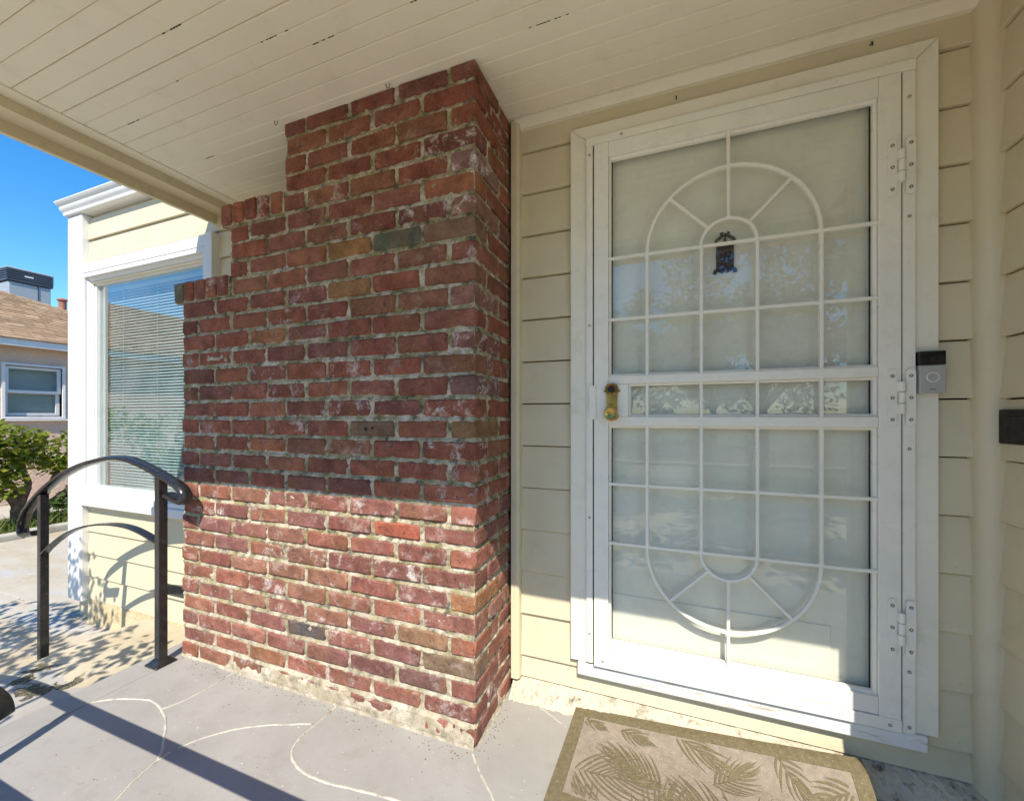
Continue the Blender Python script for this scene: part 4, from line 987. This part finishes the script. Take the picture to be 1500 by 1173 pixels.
# ------------------------------------------------------------------ neighbour's house
nb = thing('neighbour_house', 'pink stucco house with tan shingle roof across the patio', 'house', (-10.2, 0, GZ))
NX = -10.2
wl = MB()
wl.box(NX-8, NX, -9, 3.25, GZ-0.1, 1.24); wl.box(NX-8, NX, 3.93, 7.2, GZ-0.1, 1.24); wl.box(NX-8, NX, 3.2501, 3.9299, GZ-0.1, 0.0); wl.box(NX-8, NX, 3.2501, 3.9299, 0.86, 1.24); wl.box(NX-8, NX-0.35, 3.2501, 3.9299, 0.0, 0.86)
wl.build('wall', 'stucco', nb)
MB().box(-10.04, -10.0, -9.3, 7.5, 1.165, 1.285).build('fascia', 'white', nb, 0.006)
MB().box(NX-0.01, -10.041, -9.3, 7.5, 1.235, 1.245).build('soffit', 'cream', nb)
# hip roof with real overlapping shingle tabs on the side that faces the patio
E0, slope, half = -9.97, 0.42, 4.35
z_e = 1.285
rf = MB(); rx0 = E0-2*half
ridge = z_e+slope*half
rf.add([(E0, -9.3, z_e), (E0, 7.5, z_e), (rx0, 7.5, z_e), (rx0, -9.3, z_e), (E0-half, -9.3+half, ridge), (E0-half, 7.5-half, ridge)], [(0, 1, 5, 4), (1, 2, 5), (2, 3, 4, 5), (3, 0, 4)])
rfo = rf.build('roof', 'shingle', nb)
tb = MB(); sl_ = math.sqrt(1+slope**2); course = 0.135; k = 0
while k*course/sl_ < half-0.1:
    d0 = k*course/sl_; d1 = d0+course*1.05/sl_
    y = -9.3+d0+R.uniform(0, 0.2)
    while y < 7.5-d0-0.05:
        w = R.choice((0.16, 0.20, 0.25, 0.30)); y1 = min(y+w, 7.5-d0)
        lift = R.uniform(0.012, 0.020)
        za, zb = z_e+slope*d0, z_e+slope*d1
        tb.add([(E0-d0, y, za+lift), (E0-d0, y1-0.008, za+lift), (E0-d1, y1-0.008, zb+0.004), (E0-d1, y, zb+0.004), (E0-d0-0.001, y, za), (E0-d0-0.001, y1-0.008, za)], [(0, 1, 2, 3), (0, 4, 5, 1)])
        y += w
    k += 1
tb.build('shingle', 'shingle', rfo, kind='stuff', fix=False)
fl_ = MB().lathe([(0.066, -0.4), (0.066, 0.12), (0.062, 0.125)], (-12.9, 4.98, 2.52), 'Z', 16).build('flue', 'terracotta', rfo, smooth=True)
MB().lathe([(0.0005, 0.19), (0.07, 0.17), (0.095, 0.145), (0.095, 0.125), (0.06, 0.12)], (-12.9, 4.98, 2.52), 'Z', 16).build('flue_cap', 'terracotta', fl_, smooth=True)
# its window
def yring(name, mat, parent, y0, y1, z0, z1, w, xa, xb):
    m_ = MB(); 
    m_.box(xb, xa, y0, y0+w, z0, z1); m_.box(xb, xa, y1-w, y1, z0, z1); m_.box(xb, xa, y0+w, y1-w, z0, z0+w); m_.box(xb, xa, y0+w, y1-w, z1-w, z1)
    return m_.build(name, mat, parent)
nwin = yring('window', 'white', nb, 3.215, 3.965, -0.035, 0.895, 0.035, NX+0.03, NX-0.10)
MB().box(NX-0.05, NX+0.065, 3.16, 4.02, -0.075, -0.046).build('sill', 'white', nwin, 0.004)
yring('sash', 'white', nwin, 3.256, 3.924, 0.40, 0.849, 0.045, NX-0.02, NX-0.06)
yring('sash', 'white', nwin, 3.256, 3.924, 0.011, 0.44, 0.05, NX-0.065, NX-0.10)
MB().add([(NX-0.045, 3.29, 0.43), (NX-0.045, 3.89, 0.43), (NX-0.045, 3.89, 0.82), (NX-0.045, 3.29, 0.82), (NX-0.085, 3.29, 0.05), (NX-0.085, 3.89, 0.05), (NX-0.085, 3.89, 0.41), (NX-0.085, 3.29, 0.41)], [(0, 1, 2, 3), (4, 5, 6, 7)]).build('pane', 'win_glass', nwin, fix=False)
bs = MB(); z = 0.03
while z < 0.84: bs.box(NX-0.150, NX-0.135, 3.27, 3.91, z, z+0.022); z += 0.030
bs.build('blind', 'blind', nwin, kind='stuff')
# evaporative cooler on the roof
cl = thing('evaporative_cooler', 'grey box cooler with dark louvred top on the neighbour roof', 'rooftop cooler', (-14.2, 4.8, 2.3))
CX0, CX1, CY0, CY1 = -14.6, -13.8, 4.45, 5.13
MB().box(CX0, CX1, CY0, CY1, 2.2, 3.06).build('cabinet', 'cooler', cl, 0.02)
MB().box(CX0-0.03, CX1+0.03, CY0-0.03, CY1+0.03, 3.065, 3.13).build('louvre_band', 'cooler_dark', cl, 0.01)
for k in range(4): MB().box(CX0-0.035, CX1+0.035, CY0-0.035, CY1+0.035, 3.135+k*0.050, 3.170+k*0.050).build('louvre', 'cooler_dark', cl, 0.006)
MB().box(CX0-0.02, CX1+0.02, CY0-0.02, CY1+0.02, 3.13, 3.33).build('louvre_core', 'cooler_dark', cl)
MB().box(CX0-0.04, CX1+0.04, CY0-0.04, CY1+0.04, 3.335, 3.372).build('lid', 'cooler', cl, 0.012)
MB().box(CX1+0.001, CX1+0.012, CY0+0.46, CY0+0.475, 2.3, 3.05).build('seam', 'cooler_dark', cl)
MB().box(CX1+0.036, CX1+0.040, CY0+0.24, CY0+0.38, 3.20, 3.23).build('badge', 'white', cl)

# ------------------------------------------------------------------ planting
def leaf_cloud(rr, clumps, n, size, flat=0.0):
    """n small folded leaves spread through clumps [(centre, radius)]"""
    m_ = MB(); tot = sum(r**2 for _, r in clumps)
    for c, r in clumps:
        for _ in range(int(n*r**2/tot)):
            d = Vector((rr.gauss(0, 1), rr.gauss(0, 1), rr.gauss(0, 1))).normalized()*r*(rr.random()**0.45)
            p = Vector(c)+Vector((d.x, d.y, d.z*0.8))
            a = Vector((rr.gauss(0, 1), rr.gauss(0, 1), rr.gauss(0, 0.7))).normalized()
            up = (Vector((rr.gauss(0, .6), rr.gauss(0, .6), 1)) if rr.random() < 0.8 else Vector((rr.gauss(0, 1), rr.gauss(0, 1), rr.gauss(0, 1)))).normalized()
            b = up.cross(a)
            if b.length < 0.1: continue
            b.normalize(); nn = a.cross(b)
            s = size*rr.uniform(0.55, 1.2); w = s*0.34
            q = [p, p+a*s*0.45+b*w+nn*s*0.10, p+a*s, p+a*s*0.45-b*w+nn*s*0.10, p+a*s*0.5]
            m_.add(q, [(0, 4, 1), (1, 4, 2), (0, 3, 4), (3, 2, 4)])
    return m_
def shrub(name, label, cat, base, stems, clumps, n, size, leaf, group=None, rad=0.03, seed=1):
    rr = random.Random(seed)
    t = thing(name, label, cat, base, group)
    tr = MB()
    for st_ in stems:
        pts = smooth_path([Vector(base)+Vector(p) for p in st_[0]], 5); n_ = len(pts)
        pts = [p+Vector((noise.noise(p*9), noise.noise(p*9+Vector((3, 1, 0))), 0))*0.02 for p in pts]
        tr.tube(pts, [st_[1]*(1-0.72*i/(n_-1)) for i in range(n_)], 7)
    tr.build('trunk', 'bark', t, smooth=True)
    leaf_cloud(rr, [(Vector(base)+Vector(c), r) for c, r in clumps], n, size).build('foliage', leaf, t, fix=False)
    return t
kb = MB()
for k in range(16):
    y = -2.0+k*0.5
    kb.box(-7.48+R.uniform(-.01, .01), -7.32+R.uniform(-.01, .01), y, y+0.492, GZ-0.1, GZ+0.075+R.uniform(-.008, .008))
kb.build('bed_kerb', 'pale_concrete', bevel=0.02, seg=2, kind='structure')
MB().box(-8.75, -7.48, -9, 8, GZ-0.1, GZ+0.035).build('planting_bed', 'soil', kind='structure')
MB().box(-10.18, -8.76, -9, 8, GZ-0.1, GZ+0.01).build('neighbour_path', 'pale_concrete', kind='structure')
shrub('rose_bush', 'large leafy rose bush with gnarled trunk in the bed below the neighbour window', 'bush', (-7.95, 2.62, GZ+0.03),
    [([(0, 0, 0), (-0.02, 0.02, 0.25), (0.05, -0.10, 0.45), (0.02, -0.45, 0.60), (0.0, -0.75, 0.72)], 0.07), ([(0, 0, 0.2), (0.03, 0.10, 0.5), (0, 0.06, 0.85), (0, 0.0, 1.2)], 0.05),
     ([(0.0, 0.05, 0.1), (0.02, 0.28, 0.42), (0, 0.42, 0.75), (0, 0.62, 1.15)], 0.05), ([(0.05, 0.1, 0.1), (0.1, 0.5, 0.45), (0.1, 0.85, 0.62)], 0.05), ([(0, 0.05, 0.4), (0, -0.18, 0.85), (0, -0.35, 1.15)], 0.035)],
    [((0.1, -0.2, 0.6), .28), ((0, -0.6, 0.6), .28), ((0.1, 0.4, 0.8), .24), ((0, -0.75, 0.85), .32), ((0.05, -0.45, 1.05), .34), ((0, -0.15, 1.15), .33), ((0.02, -0.35, 0.78), .30), ((0, 0.18, 1.05), .26), ((0, 0.05, 0.85), .22), ((0, -0.95, 1.15), .30), ((0, 0.66, 1.12), .26), ((0, 0.75, 0.85), .20), ((0, 0.95, 1.25), .22), ((0.1, 0.9, 0.62), .16), ((0, -0.55, 1.22), .2)],
    3900, 0.095, 'leaf_bush', seed=3)
shrub('leafy_shrub', 'low bright green shrub between rose trunk and white corner board', 'bush', (-7.75, 3.02, GZ+0.03),
    [([(0, 0, 0), (0, 0.02, 0.25)], 0.015), ([(0, 0.05, 0), (0.03, 0.15, 0.22)], 0.012)], [((0, 0, 0.22), .20), ((0.02, 0.22, 0.18), .18), ((0, 0.1, 0.36), .16), ((-0.02, 0.42, 0.24), .22)], 620, 0.085, 'leaf_green', seed=5)
for q, y in enumerate((-0.9, -3.4, -5.6)):
    shrub('rose_bush', ('leafy rose bush in the bed, first one towards the street', 'leafy rose bush in the bed, middle one towards the street', 'leafy rose bush in the bed, nearest the street')[q], 'bush', (-7.95, y, GZ+0.03),
        [([(0, 0, 0), (0.02, 0.1, 0.5), (0, 0.2, 1.0)], 0.04), ([(0, 0, 0.2), (0.0, -0.2, 0.6), (0, -0.4, 1.0)], 0.035)],
        [((0, R.uniform(-.8, .8), R.uniform(0.5, 1.4)), R.uniform(.25, .4)) for _ in range(9)], 1500, 0.1, 'leaf_bush', seed=40+q)
wd = MB(); rr = random.Random(11)
for _ in range(2600):
    x, y = rr.uniform(-8.0, -7.5), rr.uniform(-1.0, 3.6)
    h = rr.uniform(0.05, 0.2); a = rr.uniform(0, 2*PI); w = rr.uniform(0.004, 0.009); dx, dy = math.cos(a), math.sin(a); b = rr.uniform(0, 0.08)
    wd.add([(x-dx*w, y-dy*w, GZ+0.03), (x+dx*w, y+dy*w, GZ+0.03), (x+b*dy+dx*w*.6, y-b*dx, GZ+0.03+h*.7), (x+b*1.6*dy, y-b*1.6*dx, GZ+0.03+h)], [(0, 1, 2), (0, 2, 3)])
wd.build('bed_weeds', 'grass', kind='stuff', fix=False)
# front garden behind the viewer: its trees shade the landing and show in the glass
rr = random.Random(21)
shrub('garden_tree', 'small leafy tree beside the landing steps', 'tree', (-2.55, -1.55, GZ),
    [([(0, 0, 0), (0.03, 0.05, 0.9), (-0.02, 0.2, 1.8), (0, 0.4, 2.8)], 0.05), ([(0, 0.05, 1.0), (0.3, 0.35, 1.9), (0.5, 0.6, 2.7)], 0.03), ([(0, 0.1, 1.1), (-0.4, 0.3, 2.0), (-0.8, 0.4, 2.7), (-0.9, 0.4, 3.4)], 0.03), ([(-0.3, 0.25, 1.8), (-0.9, 0.3, 2.4), (-1.5, 0.3, 2.9), (-2.2, 0.4, 2.8)], 0.022), ([(0, 0.2, 1.8), (-0.3, 0.35, 2.9), (-0.45, 0.4, 3.7)], 0.02)],
    [((-0.15+rr.uniform(-.85, .75), 0.4+rr.uniform(-.6, .6), 2.75+rr.uniform(-.5, .45)), rr.uniform(.14, .26)) for _ in range(16)]
    + [((-0.50, 0.40, 3.72), .22), ((-0.22, 0.38, 3.55), .17), ((-0.85, 0.35, 3.45), .22), ((-1.35, 0.30, 3.2), .26), ((-1.8, 0.35, 3.0), .26), ((-2.2, 0.4, 2.75), .24), ((-1.2, 0.1, 2.7), .22)], 1700, 0.075, 'leaf_green', seed=8)
def big_tree(label, x, y, h, r, leaf, n, seed, size=0.16):
    q = random.Random(seed)
    cl_ = [((q.gauss(0, r*.5), q.gauss(0, r*.5), h*0.62+q.uniform(-.28, .34)*h), q.uniform(.25, .5)*r) for _ in range(22)]
    st_ = [([(0, 0, 0), (q.uniform(-.1, .1), 0, h*.3), (q.uniform(-.3, .3), q.uniform(-.3, .3), h*.8)], 0.035*h)]
    st_ += [([(0, 0, h*.28), (c[0]*.5, c[1]*.5, h*.45), c], 0.014*h) for c, _ in cl_[:8]]
    shrub('garden_tree', label, 'tree', (x, y, GZ), st_, cl_, n, size, leaf, 'trees in the front garden', seed=seed)
big_tree('pink flowering tree on the lawn facing the door', 1.9, -6.8, 5.6, 1.9, 'leaf_pink', 8000, 31, 0.16)
big_tree('bushy green tree on the far lawn straight opposite', 2.4, -21, 6.4, 3.4, 'leaf_green', 6200, 34, 0.36)
big_tree('round green tree across the street to the left', -8.5, -20.5, 6.0, 3.2, 'leaf_green', 4600, 35, 0.34)
big_tree('slender green tree at the left of the front lawn', -1.6, -8.6, 5.2, 1.5, 'leaf_green', 5200, 37, 0.17)
MB().box(-14, 16, -9.59, -5.2, GZ-0.1, GZ+0.006).build('lawn', 'lawn', kind='structure')
MB().box(-3.19, 7.5, -5.19, 0.02, GZ-0.1, GZ+0.008).build('front_bounce_terrace', 'bounce_terrace', kind='structure')  # out-of-view paving added to throw sunlight back into the porch
MB().box(-60, 60, -16.5, -10.2, GZ-0.1, GZ-0.002).build('street', 'asphalt', kind='structure')
MB().box(-60, 60, -10.2, -9.6, GZ-0.1, GZ+0.10).build('kerb', 'pale_concrete', bevel=0.01, kind='structure')
MB().box(-0.9, 0.7, -9.6, -5.2, GZ-0.1, GZ+0.012).build('front_path', 'pale_concrete', kind='structure')
